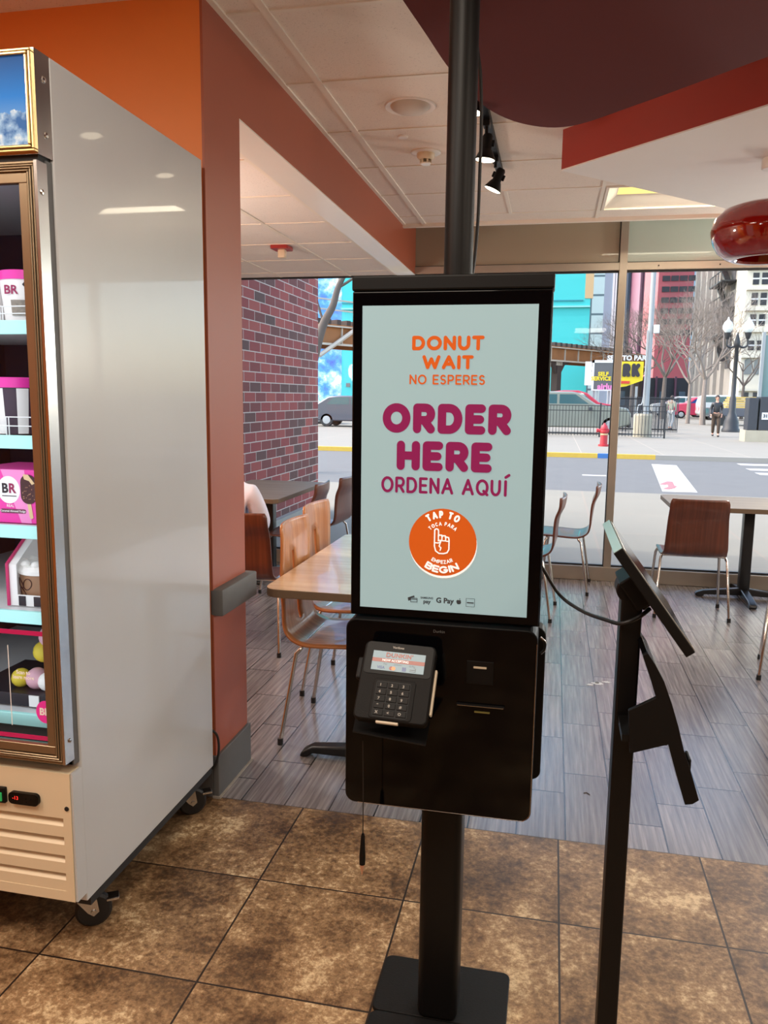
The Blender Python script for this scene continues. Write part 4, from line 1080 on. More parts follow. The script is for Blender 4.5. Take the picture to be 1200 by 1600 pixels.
def tabletop(x0, x1, y0, y1, z, r, top_m, t, cham=False):
    pts = [(x0 + r, y0), (x1 - r, y0), (x1, y0 + r), (x1, y1 - r), (x1 - r, y1), (x0 + r, y1), (x0, y1 - r), (x0, y0 + r)] if cham else rrect(x0, x1, y0, y1, r)
    MB().prism(pts, fn, z - .034, z - .0012).build('table_edge', 'table_edge', t, bevel=.003)
    MB().prism(pts, fn, z - .0012, z).build('tabletop', top_m, t)
def xbase(x, y, t, z1, L=.36, rot=0, col=.038):
    MB().box(x - col, x + col, y - col, y + col, .06, z1, .008).build('column', 'cast_black', t, smooth=True)
    for k_ in range(4):
        M = Matrix.Translation((x, y, 0)) @ Matrix.Rotation(rot + k_ * PI / 2, 4, 'Z')
        MB(M).prism([(0, .025), (0, .085), (.06, .075), (L * .85, .048), (L, .030), (L + .01, .012), (L - .01, .0), (L - .05, .0), (L - .06, .018)], lambda u, v, d: (u, d, v), -.026, .026).build('base_arm', 'cast_black', t, bevel=.006, smooth=True)
    MB().box(x - .12, x + .12, y - .12, y + .12, z1 - .012, z1, .002).build('mounting_plate', 'cast_black', t)
t = thing('window_table', 'grey-beige rectangular table on a black cross base at the right window', 'table', (1.47, 6.3, 0))
tabletop(.865, 2.10, 5.93, 6.66, .745, .035, 'laminate_grey', t, True)
xbase(1.475, 6.36, t, .712, .34)
t = thing('alcove_table', 'pale rectangular table in the alcove beside the brick wall window', 'table', (-2.27, 6.03, 0))
tabletop(-2.62, -1.945, 5.42, 6.66, .745, .03, 'laminate_grey', t, True)
xbase(-2.25, 6.10, t, .712, .3, 0, .042)
t = thing('long_table', 'long wood-laminate table with rounded corner, left of the kiosk', 'table', (-.7, 3.5, 0))
tabletop(-1.085, -.33, 2.85, 4.15, .75, .06, 'laminate_top', t)
for yy in (3.02, 3.98):
    MB().box(-.74, -.67, yy - .035, yy + .035, .04, .716, .008).build('column', 'cast_black', t, smooth=True)
    MB().prism([(-.985, .0), (-.975, .022), (-.93, .048), (-.74, .066), (-.67, .066), (-.48, .048), (-.435, .022), (-.425, 0), (-.46, 0), (-.48, .018), (-.93, .018), (-.95, 0)], lambda u, v, d: (u, d, v), yy - .03, yy + .03).build('base_foot', 'cast_black', t, bevel=.008, smooth=True)

# ---------------------------------------------------------------- figures
def skin_mesh(name, joints, edges, material, parent, root=0, sub=2):
    """joints: (pos, radius or (rx, ry)); one continuous skinned surface"""
    me = bpy.data.meshes.new(name); me.from_pydata([tuple(j[0]) for j in joints], edges, [])
    o = bpy.data.objects.new(name, me); C.objects.link(o); me.materials.append(_m[material]); 
    sk = o.modifiers.new('skin', 'SKIN'); sk.use_smooth_shade = True; sk.branch_smoothing = .4
    if not me.skin_vertices: return o
    for i, j in enumerate(joints):
        r = j[1] if isinstance(j[1], (tuple, list)) else (j[1], j[1])
        me.skin_vertices[0].data[i].radius = r; me.skin_vertices[0].data[i].use_root = (i == root)
    ss = o.modifiers.new('subsurf', 'SUBSURF'); ss.levels = sub; ss.render_levels = sub
    dg = bpy.context.evaluated_depsgraph_get(); dg.update()
    m2 = bpy.data.meshes.new_from_object(o.evaluated_get(dg)); bpy.data.objects.remove(o, do_unlink=True)
    for p in m2.polygons: p.use_smooth = True
    m2.materials.clear(); m2.materials.append(_m[material])
    o2 = bpy.data.objects.new(name, m2); C.objects.link(o2); o2.parent = parent
    return o2
def hand_chain(J, E, iw, wrist, d, side, palm=.085, s=1.0):
    """palm and five short finger chains from wrist along d; side = thumb direction"""
    d = Vector(d).normalized(); side = Vector(side); side = (side - d * side.dot(d)).normalized(); nrm = d.cross(side)
    pi_ = len(J); J.append((wrist + d * palm * .5 * s, (.030 * s, .016 * s))); E.append((iw, pi_))
    for off, L, r in ((-.027, .058, .008), (-.009, .070, .0088), (.009, .074, .009), (.027, .066, .0088)):
        b = len(J)
        k0 = wrist + d * palm * s + side * off * s
        J.append((k0, r * s)); E.append((pi_, b))
        J.append((k0 + d * L * .5 * s + nrm * .006, r * .92 * s)); E.append((b, b + 1))
        J.append((k0 + d * L * .9 * s + nrm * .022, r * .8 * s)); E.append((b + 1, b + 2))
    b = len(J); J.append((wrist + d * palm * .4 * s + side * .038 * s, .011 * s)); E.append((pi_, b))
    J.append((wrist + d * palm * .85 * s + side * .058 * s, .0095 * s)); E.append((b, b + 1))
def person(name, label, loc, rz, pose, shirt, pants, hair, height=1.72, sub=1, shoes='rubber', longhair=False, beard=None):
    """pose: dict of local joint positions; +Y is where the figure faces"""
    t = thing(name, label, 'person', (0, 0, 0)); P = {k_: Vector(v) for k_, v in pose.items()}
    # body: one continuous skin from pelvis through limbs to head
    J, E = [], []
    def add(p, r, par=None):
        J.append((p, r)); i = len(J) - 1
        if par is not None: E.append((par, i))
        return i
    pel = add(P['pelvis'], (.13, .10)); sp_ = add(P['spine'], (.115, .09), pel); ch = add(P['chest'], (.145, .10), sp_); nk = add(P['neck'], .052, ch)
    hb = add(P['neck'] + (P['head'] - P['neck']) * .45, .055, nk); hd = add(P['head'], (.078, .094), hb); add(P['head'] + (P['head'] - P['neck']).normalized() * .085, (.062, .075), hd)
    for sd in ('l', 'r'):
        sh = add(P['sh' + sd], .058, ch); el = add(P['el' + sd], .043, sh); wr = add(P['wr' + sd], .028, el)
        dd = (P['wr' + sd] - P['el' + sd]); hand_chain(J, E, wr, P['wr' + sd], dd, P['chest'] + Vector((0, .4, 0)) - P['wr' + sd], .085, 1.0)
        hp = add(P['hp' + sd], .092, pel); kn = add(P['kn' + sd], .062, hp); ak = add(P['ak' + sd], .040, kn)
        add(P['ak' + sd] + Vector((0, .04, -.045)), .038, ak); add(P['ak' + sd] + Vector((0, .15, -.052)), .030, len(J) - 1)
    body = skin_mesh('body', J, E, 'skin', t, 0, sub)
    # clothing shells over the same skeleton, ending at wrists, neck and ankles
    J, E = [], []
    pel = add(P['pelvis'] + Vector((0, 0, -.03)), (.156, .124)); sp_ = add(P['spine'], (.138, .112), pel); ch = add(P['chest'], (.162, .118), sp_); add(P['chest'] + (P['neck'] - P['chest']) * .8, .068, ch)
    for sd in ('l', 'r'):
        sh = add(P['sh' + sd], .074, ch); el = add(P['el' + sd], .056, sh); add(P['wr' + sd], .042, el)
    skin_mesh('shirt', J, E, shirt, t, 0, sub)
    J, E = [], []
    pel = add(P['pelvis'], (.140, .110))
    for sd in ('l', 'r'):
        hp = add(P['hp' + sd], .104, pel); kn = add(P['kn' + sd], .078, hp); add(P['ak' + sd] + (P['kn' + sd] - P['ak' + sd]) * .04, .062, kn)
    skin_mesh('trousers', J, E, pants, t, 0, sub)
    for sd in ('l', 'r'):
        a = P['ak' + sd]; mb = MB(); mb.sph(a + Vector((0, .02, -.045)), .05, (.95, 1.1, .9), 14); mb.sph(a + Vector((0, .11, -.058)), .05, (.9, 1.6, .75), 14); mb.build('shoe', shoes, t, smooth=True)
    h = P['head']; ax = Vector((0, 1, 0))
    mb = MB(); mb.sph(h + Vector((0, -.022, .030)), .094, (.93, 1.02, 1.02), 20)
    if longhair: mb.sph(h + Vector((0, -.055, -.075)), .085, (1.05, .62, 1.4), 16)
    mb.build('hair', hair, t, smooth=True)
    mb = MB(); mb.sph(h + Vector((0, .098, -.012)), .013, (1, 1.2, 1.5), 10)
    for sx in (-1, 1): mb.sph(h + Vector((sx * .080, 0, -.01)), .02, (.4, .8, 1.3), 10)
    mb.build('nose_and_ears', 'skin', t, smooth=True)
    mb = MB()
    for sx in (-1, 1): mb.sph(h + Vector((sx * .031, .082, .014)), .011, (1, .6, .7), 10)
    mb.build('eye', 'ink_black', t, smooth=True)
    MB().sph(h + Vector((0, .084, -.050)), .02, (1.1, .4, .28), 10).build('mouth', mat('lips', (150, 84, 78), .5), t, smooth=True)
    t.location = loc; t.rotation_euler = (0, 0, rz)
    return t
SIT = dict(pelvis=(0, -.02, .54), spine=(0, -.06, .70), chest=(0, -.07, .90), neck=(0, -.04, 1.06), head=(0, 0, 1.20),
           shl=(-.155, -.06, .945), shr=(.155, -.06, .945), ell=(-.25, .06, .74), elr=(.215, -.02, .75), wrl=(-.15, .27, .78), wrr=(.08, .20, .66),
           hpl=(-.09, .0, .53), hpr=(.09, .0, .53), knl=(-.30, .30, .50), knr=(-.12, .36, .50), akl=(-.36, .32, .10), akr=(-.20, .44, .10))
t = person('person', 'seated person in a white shirt, mostly hidden behind the terracotta column', (-1.86, 4.36, 0), 0, SIT, 'white_shirt', 'navy_cloth', 'hair_dark', sub=2)
sm = MB()
for k_, (a, b, rx, ry) in enumerate(((934, 1068, .030, .022), (948, 1066, .022, .012), (922, 1070, .016, .012))):
    p = atz(a, b, 0); sm.poly([(p.x + rx * (1 + .25 * math.sin(5 * q_ + k_)) * math.cos(q_ * PI / 9), p.y + ry * (1 + .3 * math.cos(3 * q_)) * math.sin(q_ * PI / 9), .0008 + .0003 * k_) for q_ in range(18)])
tag(sm.build('dried_smudge', mat('smudge_white', (206, 208, 208), .6)), 'small white smudge dried on the grey floor left of the tablet stand', 'stain')
p = atz(933, 1067, 0); tag(MB().lathe([(.006, 0.0016), (.011, .0016), (.011, .0034), (.006, .0034), (.006, .0016)], (p.x, p.y, 0), 16).build('small_ring', 'iron_grey' if 'iron_grey' in _m else 'grey_base'), 'tiny dark ring lying on the white floor smudge', 'ring')
p = atz(917, 1240, 0); tag(MB().tube([(p.x - .012, p.y, .002), (p.x, p.y + .006, .002), (p.x + .010, p.y - .008, .002)], .0016, 6).build('crumb', 'grey_base'), 'tiny dark crumb on the grey floor beside the tablet stand pole', 'crumb')
# everything the seated person does not show: the table in front is out of view behind the pier

WALK = dict(pelvis=(0, 0, .94), spine=(0, 0, 1.10), chest=(0, .0, 1.31), neck=(0, .01, 1.47), head=(0, .04, 1.60),
            shl=(-.165, 0, 1.39), shr=(.165, 0, 1.39), ell=(-.22, -.02, 1.13), elr=(.22, -.02, 1.13), wrl=(-.20, .10, .93), wrr=(.22, .08, .92),
            hpl=(-.085, 0, .90), hpr=(.085, 0, .90), knl=(-.10, .10, .52), knr=(.10, -.02, .50), akl=(-.10, .12, .10), akr=(.09, -.16, .12))
# ---------------------------------------------------------------- outdoors
_mat = mat
def mat(name, col, *a, **k): return _mat(name, tuple(c * .80 for c in col), *a, **k)
m_paving('near_paving', (114, 111, 100), 1.55, 1.62, (120, 112, 100), .10, .2, .25, .014)
m_paving('far_paving', (116, 113, 104), 2.2, 1.9, (140, 132, 118), .10, .6, .6, .012)
mat('asphalt', (104, 105, 104), .85, var=.12, scale=3)
mat('road_white', (200, 200, 198), .7, var=.05); mat('road_red', (214, 110, 116), .8)
mat('curb_yellow', (226, 188, 70), .7, var=.1); mat('curb_blue', (60, 120, 190), .7); mat('curb_grey', (170, 166, 156), .8)
mat('cyan_paint', (66, 214, 216), .75, var=.06, scale=.4); mat('cyan_pale', (150, 232, 236), .75); mat('cyan_dark', (38, 150, 165), .75)
mat('tan_wall', (216, 186, 140), .8); mat('rust', (170, 112, 66), .85, var=.35, scale=.9); mat('pale_steel', (216, 204, 186), .7, var=.1, scale=1); mat('dark_steel', (70, 56, 52), .7)
mat('tie_wood', (72, 66, 62), .9)
mat('tower_grey', (150, 168, 186), .4, var=.04, scale=.1); mat('tower_white', (236, 240, 242), .6); mat('tower_blue', (132, 156, 178), .3, var=.1, scale=.2)
mat('maroon_clad', (150, 98, 120), .5, var=.08, scale=.3); mat('maroon_dark', (92, 52, 70), .5)
mat('red_clad', (190, 84, 90), .6, var=.05, scale=.3); mat('dark_window', (30, 34, 44), .3, spec=.3); mat('grey_window', (96, 112, 124), .1, coat=.5)
mat('sky_glass', (150, 190, 214), .2, coat=.3); mat('stone_grey', (176, 170, 162), .8, var=.12, scale=.8); mat('stone_dark', (96, 92, 94), .7)
mat('cream_stone', (234, 228, 208), .8, var=.05, scale=.6); mat('iron_black', (34, 36, 40), .5); mat('lamp_globe', (226, 238, 236), .3, emis=.15)
mat('hydrant_red', (196, 30, 46), .5); mat('hydrant_tan', (226, 190, 140), .6)
mat('car_silver', (152, 158, 146), .3, metal=.3, coat=.5); mat('car_grey', (82, 88, 102), .3, metal=.2, coat=.5); mat('car_red', (196, 40, 66), .3, coat=.5); mat('car_pink', (226, 60, 96), .3, coat=.5)
mat('car_white', (226, 232, 232), .3, coat=.5); mat('car_glass', (70, 110, 116), .08, coat=.6); mat('car_glass_blue', (52, 84, 150), .1); mat('hub', (196, 200, 204), .3, metal=.5); mat('tail_red', (210, 30, 40), .3); mat('lumber', (224, 190, 110), .8)
mat('bark', (150, 138, 128), .9, var=.2, scale=12); mat('bark_dark', (108, 98, 90), .9, var=.2, scale=12)
mat('sign_yellow', (250, 226, 20), .5); mat('sign_red', (220, 60, 40), .5); mat('banner_grey', (96, 100, 102), .6, var=.15, scale=1.5); mat('banner_pink', (236, 140, 200), .5)
mat('concrete', (190, 182, 160), .9, var=.12, scale=4); mat('box_dark', (52, 56, 64), .5, var=.2, scale=3); mat('pole_grey', (168, 174, 176), .5)
mat('leather_black', (38, 40, 44), .4); mat('brown_cloth', (84, 66, 50), .8); mat('cream_jacket', (214, 216, 186), .8); mat('pale_trousers', (228, 232, 232), .8)
mat('shop_maroon', (112, 60, 78), .6); mat('shop_dark', (48, 50, 58), .3)
def m_mural():
    t = NT('painted_mural'); X, Y, Z = t.pos()
    n = t.noise(.55, 5, None, .6)
    t.l(t.ramp(n, [(.3, lin((66, 92, 168))), (.45, lin((72, 142, 214))), (.55, lin((150, 190, 232))), (.62, lin((232, 236, 232))), (.72, lin((226, 208, 160)))]), t.b.inputs['Base Color'])
    t.b.inputs['Roughness'].default_value = .8
m_mural()
def m_grid(name, base, line, px, pz, lw):
    t = NT(name); X, Y, Z = t.pos()
    u = t.math('DIVIDE', t.math('ADD', X, 500), px); v = t.math('DIVIDE', Z, pz)
    fu = t.math('MULTIPLY', t.math('PINGPONG', u, .5), px); fv = t.math('MULTIPLY', t.math('PINGPONG', v, .5), pz)
    g = t.math('LESS_THAN', t.math('MINIMUM', fu, fv), lw)
    t.l(t.mix(g, lin(base), lin(line)), t.b.inputs['Base Color']); t.b.inputs['Roughness'].default_value = .6
m_grid('white_block_wall', (190, 194, 192), (90, 100, 106), 2.3, 3.0, .16)

# ground
struct(slab(-40, 40, 6.78, 13.3, -.3, 0).build('sidewalk', 'near_paving'))
struct(slab(-120, 120, 13.3, 22.6, -.4, -.12).build('street', 'asphalt'))
struct(slab(-260, 260, 22.72, 420, -.4, 0).build('sidewalk', 'far_paving'))
yx = atz(1020, 709, 0).x
cbm = MB().box(yx, 60, 22.58, 22.74, -.3, .003).build('curb', 'curb_grey'); struct(cbm)
MB().box(-60, yx, 22.58, 22.74, -.3, .004).build('painted_curb', 'curb_yellow', cbm)
b0, b1 = atz(933, 708).x, atz(957, 709).x
MB().box(b0, b1, 22.575, 22.742, -.3, .006).build('painted_curb', 'curb_blue', cbm)
mb = MB(); z = -.118
q4 = [atz(a, b, -.118) for a, b in ((1018, 725), (1057, 727), (1090, 769.5), (1035, 768))]
mb.poly(q4)
for (a, b) in ((1135, 718), (1158, 727), (1173, 735), (1188, 742)):
    p = atz(a, b, -.118); mb.poly([p, p + Vector((14, 0, 0)), p + Vector((14, .55, 0)), p + Vector((0, .55, 0))])
p = atz(910, 743, -.118); q_ = atz(947, 743, -.118); mb.poly([p, (q_.x, p.y, z), (q_.x, p.y + .25, z), (p.x, p.y + .25, z)])
for k_ in range(6):
    mb.poly([(-9 - k_ * 4, 17.6, z), (-7 - k_ * 4, 17.6, z), (-7 - k_ * 4, 17.85, z), (-9 - k_ * 4, 17.85, z)])
mk = struct(mb.build('road_marking', 'road_white'))
mb = MB()
stroke(mb, [tuple(atz(a, b, -.118).xy) for a, b in ((1036, 757), (1046, 753), (1050, 762), (1042, 764), (1053, 760))], .12, lambda u, v: (u, v, -.116)); mb.build('spray_mark', 'road_red', mk)
# neighbouring brick wall just outside
bw = struct(slab(-3.6, -3.0, 6.98, 9.95, 0, 4.2).build('wall_exterior', 'utility_brick'))
slab(-3.62, -2.93, 6.98, 10.02, 0, .13).build('ledge', 'curb_grey', bw)

def zat(y, Y): return aty(700, y, Y).z
def xat(px, Y, y=520): return aty(px, y, Y).x
# elevated rail line
P1, P2 = atz(500, 505, 6.6), atz(955, 549, 6.6); du = (P2 - P1).normalized(); dn = Vector((-du.y, du.x, 0))
rz = math.atan2(du.y, du.x)
Lr = (P2 - P1).length
t = thing('elevated_railway', 'rusty elevated railway viaduct on steel columns in front of the cyan building', 'railway', (P1.x, P1.y, 0), rz)
T = wm(t)
MB(T).box(-30, Lr + 9, 0, .5, 5.2, 6.45).build('girder', 'rust', t)
MB(T).box(-30, Lr + 9, 4.5, 5, 5.2, 6.45).build('girder', 'rust', t)
MB(T).box(-30, Lr + 9, -.15, 5.2, 6.45, 6.6).build('deck', 'rust', t)
mb = MB(T); mb.box(-30, Lr + 9, -.3, -.15, 5.1, 5.25); mb.box(-30, Lr + 9, -.3, -.15, 6.4, 6.5)
for k_ in range(28): mb.box(-28 + k_ * 2.5, -27.9 + k_ * 2.5, -.12, 0, 5.2, 6.45)
mb.build('flange', 'pale_steel', t)
mb = MB(T)
for k_ in range(78): mb.box(-28 + k_ * .95, -27.6 + k_ * .95, -.2, 2.6, 6.6, 6.95)
mb.build('ties', 'tie_wood', t, kind='stuff')
mb = MB(T); mb.box(-14, 6, -.6, -.5, 7.5, 7.6); mb.box(-14, 6, -.6, -.5, 8.2, 8.3)
for k_ in range(5): mb.box(-14 + k_ * 4.2, -13.8 + k_ * 4.2, -.6, -.45, 6.5, 8.3)
mb.build('walkway_rail', 'pale_steel', t)
MB(T).tube([(3.2, -.4, 6.4), (-.4, -.4, 4.3)], .16, 6).build('brace', 'pale_steel', t)
colpx = 873
for s_ in (Lr * .0 - 9.5, None, Lr + 7):
    if s_ is None:
        # column seen through the glass right of the kiosk
        best = min((abs((lambda q: 600 + FPX * (q - Vector((0, 0, CAMZ))).dot(RGT) / (q - Vector((0, 0, CAMZ))).dot(FWD))(T @ Vector((a * .25, 0, 4))) - colpx), a * .25) for a in range(0, int(Lr * 4)))[1]
        s_ = best
    c_ = MB(T).box(s_ - .38, s_ + .38, 0, .7, 0, 5.2).build('column', 'dark_steel', t)
    MB(T).box(s_ - .5, s_ + .5, 0, 5, 4.75, 5.2).build('cross_girder', 'pale_steel', t)
    MB(T).prism([(s_ - 2.6, 5.2), (s_ - .38, 5.2), (s_ - .38, 3.9), (s_ - 1.1, 4.8)], lambda u, v, d: (u, d, v), .1, .4).build('bracket', 'dark_steel', c_)
    MB(T).prism([(s_ + 2.6, 5.2), (s_ + .38, 5.2), (s_ + .38, 3.9), (s_ + 1.1, 4.8)], lambda u, v, d: (u, d, v), .1, .4).build('bracket', 'dark_steel', c_)
# cyan building with mural
Yc = 100; xa, xm, xb = xat(455, Yc), xat(534, Yc), xat(919, Yc, 540)
t = thing('cyan_building', 'tall windowless building painted bright cyan behind the elevated railway', 'building', ((xa + xb) / 2, Yc + 10, 0))
slab(xm, xb, Yc, Yc + 20, 0, 40).build('wall', 'cyan_paint', t)
slab(xa, xm, Yc - .02, Yc + 20, 0, 40).build('mural_wall', 'painted_mural', t)
xt = xat(914, Yc, 460); slab(xt, xb + .3, Yc - .05, Yc + .2, zat(469, Yc), 40).build('tan_panel', 'tan_wall', t)
slab(xm, xb, Yc - .3, Yc, zat(482.5, Yc), zat(480, Yc)).build('ledge', 'cyan_pale', t)
slab(xm, xat(911, Yc, 475), Yc - .1, Yc, zat(473, Yc), zat(471, Yc)).build('painted_line', 'cyan_dark', t)
slab(xat(541, Yc, 600), xat(547, Yc, 600), Yc - .12, Yc, zat(606, Yc), zat(600, Yc)).build('wall_box', 'grey_window', t)

def block(name, label, x0, x1, Y, z1, m_, depth=18, z0=0):
    t = thing(name, label, 'building', ((x0 + x1) / 2, Y + depth / 2, 0)); slab(x0, x1, Y, Y + depth, z0, z1).build('wall', m_, t); return t
t = block('office_building', 'white building with a grid of dark joints right of the cyan building', xat(919, 135), xat(941, 135), 135, 70, 'white_block_wall')
Y = 240; t = block('office_tower', 'pale grey tower with white vertical stripes, left of the mullion', xat(940, Y), xat(969, Y), Y, 130, 'tower_grey', 30)
for px in (955, 959, 963, 967):
    slab(xat(px, Y) - .25, xat(px, Y) + .28, Y - .4, Y, 0, 130).build('stripe', 'tower_white', t)
Y = 250; t = block('office_tower', 'blue-grey glass tower immediately right of the mullion', xat(966, Y), xat(998, Y), Y, 130, 'tower_blue', 30)
for px in range(976, 998, 5): slab(xat(px, Y) - .16, xat(px, Y) + .16, Y - .4, Y, 0, 130).build('fin', 'tower_white', t)
Y = 215; t = block('office_tower', 'mauve ribbed tower between the blue glass tower and the red building', xat(996, Y), xat(1024, Y), Y, 120, 'maroon_clad', 30)
for px in range(998, 1023, 4): slab(xat(px, Y) - .22, xat(px, Y) + .22, Y - .5, Y, 0, 120).build('rib', 'maroon_dark', t)
Y = 160; t = block('office_building', 'red building with rows of dark strip windows', xat(1024, Y), xat(1079, Y), Y, 70, 'red_clad', 25)
for r_ in range(-1, 6):
    za, zb = zat(445 + 16 * r_, Y), zat(437 + 16 * r_, Y)
    for px in (1030, 1043.5, 1057, 1070.5): slab(xat(px, Y), xat(px + 11.8, Y), Y - .15, Y + .1, za, zb).build('window', 'dark_window', t)
block('glass_tower', 'slim pale blue glass tower between the red building and the grey stone one', xat(1072, 290), xat(1096, 290), 290, 120, 'sky_glass')
# grey stone arched building: its long side runs away from us
Y0s = 80; X0 = xat(1153, Y0s)
t = thing('stone_building', 'grey stone building with tall arches and an iron fire escape', 'building', (X0 + 6, 92, 0))
slab(X0, X0 + 6, Y0s, 104, 0, 34).build('wall', 'stone_grey', t)
for k_ in range(6):
    yc = 101.6 - k_ * 3.6
    for (z0, z1, w_) in ((4.6, 10.8, 1.05), (12.0, 15.2, .9), (16.6, 19.0, .9), (20.6, 23.4, .9)):
        pts = [(yc - w_, z0), (yc + w_, z0)] + [(yc + w_ * math.cos(a * PI / 8), z1 + w_ * math.sin(a * PI / 8)) for a in range(9)]
        MB().prism(pts, lambda u, v, d: (d, u, v), X0 - .05, X0 + .2).build('window', 'stone_dark', t)
    slab(X0 - .35, X0, yc + 1.35, yc + 2.2, 0, 26).build('pilaster', 'stone_grey', t)
mb = MB()
for z in (7.6, 10.2, 12.6, 15.0, 17.6):
    mb.box(X0 - 1.5, X0, 81.5, 87.5, z, z + .12); 
    for yy in (81.5, 83, 84.5, 86, 87.5): mb.box(X0 - 1.5, X0 - 1.44, yy, yy + .06, z, z + 1.0)
    mb.box(X0 - 1.5, X0 - 1.42, 81.5, 87.5, z + .95, z + 1.03)
    mb.prism([(82, z - 2.4), (82.3, z - 2.4), (86.6, z), (86.2, z)], lambda u, v, d: (d, u, v), X0 - 1.0, X0 - .5)
mb.build('fire_escape', 'iron_black', t)
# cream building with paired windows
Y = 76; xc0 = xat(1153, Y) + .3; xc1 = xc0 + 14
t = block('corner_building', 'cream stone building with paired sash windows at the right edge', xc0, xc1, Y - .5, 30, 'cream_stone', 4)
Yw = Y - .5
for i, (ya, yb) in enumerate(((403, 421), (435, 452), (464, 482), (495, 512), (533, 547))):
    for px in (1174, 1188, 1207, 1221):
        f_ = slab(xat(px, Yw, 470), xat(px + 9.6, Yw, 470), Yw - .05, Yw + .1, zat(yb, Yw), zat(ya, Yw)).build('window', 'dark_window', t)
        slab(xat(px, Yw, 470) - .02, xat(px + 9.6, Yw, 470) + .02, Yw - .1, Yw, (zat(yb, Yw) + zat(ya, Yw)) / 2 - .06, (zat(yb, Yw) + zat(ya, Yw)) / 2 + .06).build('sash_bar', 'tower_white', f_)
mb = MB()
for y_ in (428, 458, 488, 519, 556, 604): mb.box(xc0, xc1, Yw - .3, Yw, zat(y_, Yw) - .12, zat(y_, Yw) + .1)
mb.build('string_course', 'cream_stone', t)
for px in (1164, 1179, 1196):
    w_ = .62; xx = xat(px + 5, Yw, 570); z0, z1 = zat(582, Yw), zat(564, Yw)
    MB().prism([(xx - w_ / 2, z0), (xx + w_ / 2, z0)] + [(xx + w_ / 2 * math.cos(a * PI / 8), z1 + w_ / 2 * math.sin(a * PI / 8)) for a in range(9)], lambda u, v, d: (u, d, v), Yw - .05, Yw + .1).build('arched_window', 'grey_window', t)
for px in (1158, 1176, 1192): slab(xat(px, Yw, 620), xat(px + 11, Yw, 620), Yw - .06, Yw + .1, .4, zat(608, Yw)).build('shop_window', 'shop_dark', t)
# street-level shopfronts under the towers
Y = 118
t = thing('shop_row', 'dark row of shopfronts with maroon columns behind the bare trees', 'building', (xat(1070, Y), Y + 4, 0))
slab(xat(965, Y, 620), xat(1152, Y, 620), Y, Y + 6, 0, zat(588, Y)).build('wall', 'shop_dark', t)
for px in (985, 1003, 1022, 1052, 1078, 1112, 1118, 1140): slab(xat(px, Y, 620), xat(px + 3.2, Y, 620), Y - .5, Y, 0, zat(586, Y)).build('column', 'shop_maroon', t)
for px in (966, 1030, 1060, 1090, 1124): slab(xat(px, Y, 620), xat(px + 10, Y, 620), Y - .2, Y, .6, zat(608, Y)).build('shop_window', 'grey_window', t)
slab(xat(1080, 110, 590), xat(1091, 110, 590), 110, 110.3, zat(610, 110), zat(572, 110)).build('hanging_sign', 'tower_white', t)
# glass shelter at the far right
p = xat(1188, 60, 600); t = thing('glass_shelter', 'teal glass shelter cut by the right picture edge', 'shelter', (p + 2, 61, 0))
slab(p, p + 4, 60, 60.1, .1, 6).build('glass_wall', mat('teal_glass', (92, 136, 142), .15, coat=.4), t)
slab(p - .1, p + .1, 59.9, 60.2, 0, 6.2).build('post', 'pole_grey', t)

# signs
Yb = 47
t = thing('parking_sign', 'yellow PARK sign beside the window mullion', 'sign', (xat(985, 56), 56, 0))
x0, x1 = xat(930, 56, 590), xat(1004.5, 56, 590)
ztop, zl, zr = zat(564, 56), zat(601, 56), zat(592, 56)
MB().prism([(x0, zl - .3), (x0, ztop), (x1, ztop), (x1, zr), ((x0 + x1) / 2 + .5, zl)], lambda u, v, d: (u, d, v), 56, 56.25).build('sign_panel', 'sign_yellow', t)
xl = xat(942, 56, 580); xr = xat(1000, 56, 580); mb = MB()
Hh = zat(567, 56) - zat(587, 56); word(mb, 'PARK', xr - xl, Hh, .26, lambda u, v: (u + xl, 55.95, v + zat(587, 56))); mb.build('lettering', 'ink_black', t)
slab(xat(968, 56), xat(988, 56), 55.93, 56, zat(597, 56), zat(593, 56)).build('arrow_band', 'sign_red', t)
for px in (936, 998): slab(xat(px, 56), xat(px, 56) + .15, 56.05, 56.2, 0, zl).build('post', 'pole_grey', t)
btext('top_words', 'SELF TO PARK', .44, frame((xat(985, 56), 56.0, zat(559, 56)), (1, 0, 0), (0, 0, 1)), 'tower_white', t, .02)
t = thing('banner_billboard', 'grey banner on posts with small yellow words, left of the mullion', 'billboard', (xat(940, Yb), Yb, 0))
x0, x1 = xat(928, Yb, 590), xat(961, Yb, 590)
slab(x0, x1, Yb, Yb + .1, zat(606, Yb), zat(566, Yb)).build('banner', 'banner_grey', t)
mb = MB(); mb.box(x0 - .12, x0, Yb - .02, Yb + .12, zat(608, Yb), zat(562, Yb)); mb.box(x0 - .12, x1, Yb - .02, Yb + .12, zat(566, Yb), zat(562, Yb)); mb.box(x0, x1, Yb - .02, Yb + .12, zat(608, Yb), zat(606, Yb)); mb.build('banner_frame', 'tower_white', t)
slab(x0 - .5, x0 - .14, Yb + .1, Yb + .2, zat(600, Yb), zat(564, Yb)).build('side_panel', 'tower_white', t)
btext('lettering', 'SELF', .30, frame((xat(946, Yb), Yb - .03, zat(583, Yb)), (1, 0, 0), (0, 0, 1)), 'sign_yellow', t, .012)
btext('lettering', 'SERVICE', .30, frame((xat(943, Yb), Yb - .03, zat(590, Yb)), (1, 0, 0), (0, 0, 1)), 'sign_yellow', t, .012)
btext('lettering', 'airlu', .45, frame((xat(949, Yb), Yb - .03, zat(602, Yb)), (1, 0, 0), (0, 0, 1)), 'banner_pink', t, .02)
for px in (931, 955): slab(xat(px, Yb), xat(px, Yb) + .12, Yb + .1, Yb + .2, 0, zat(606, Yb)).build('post', 'pole_grey', t)

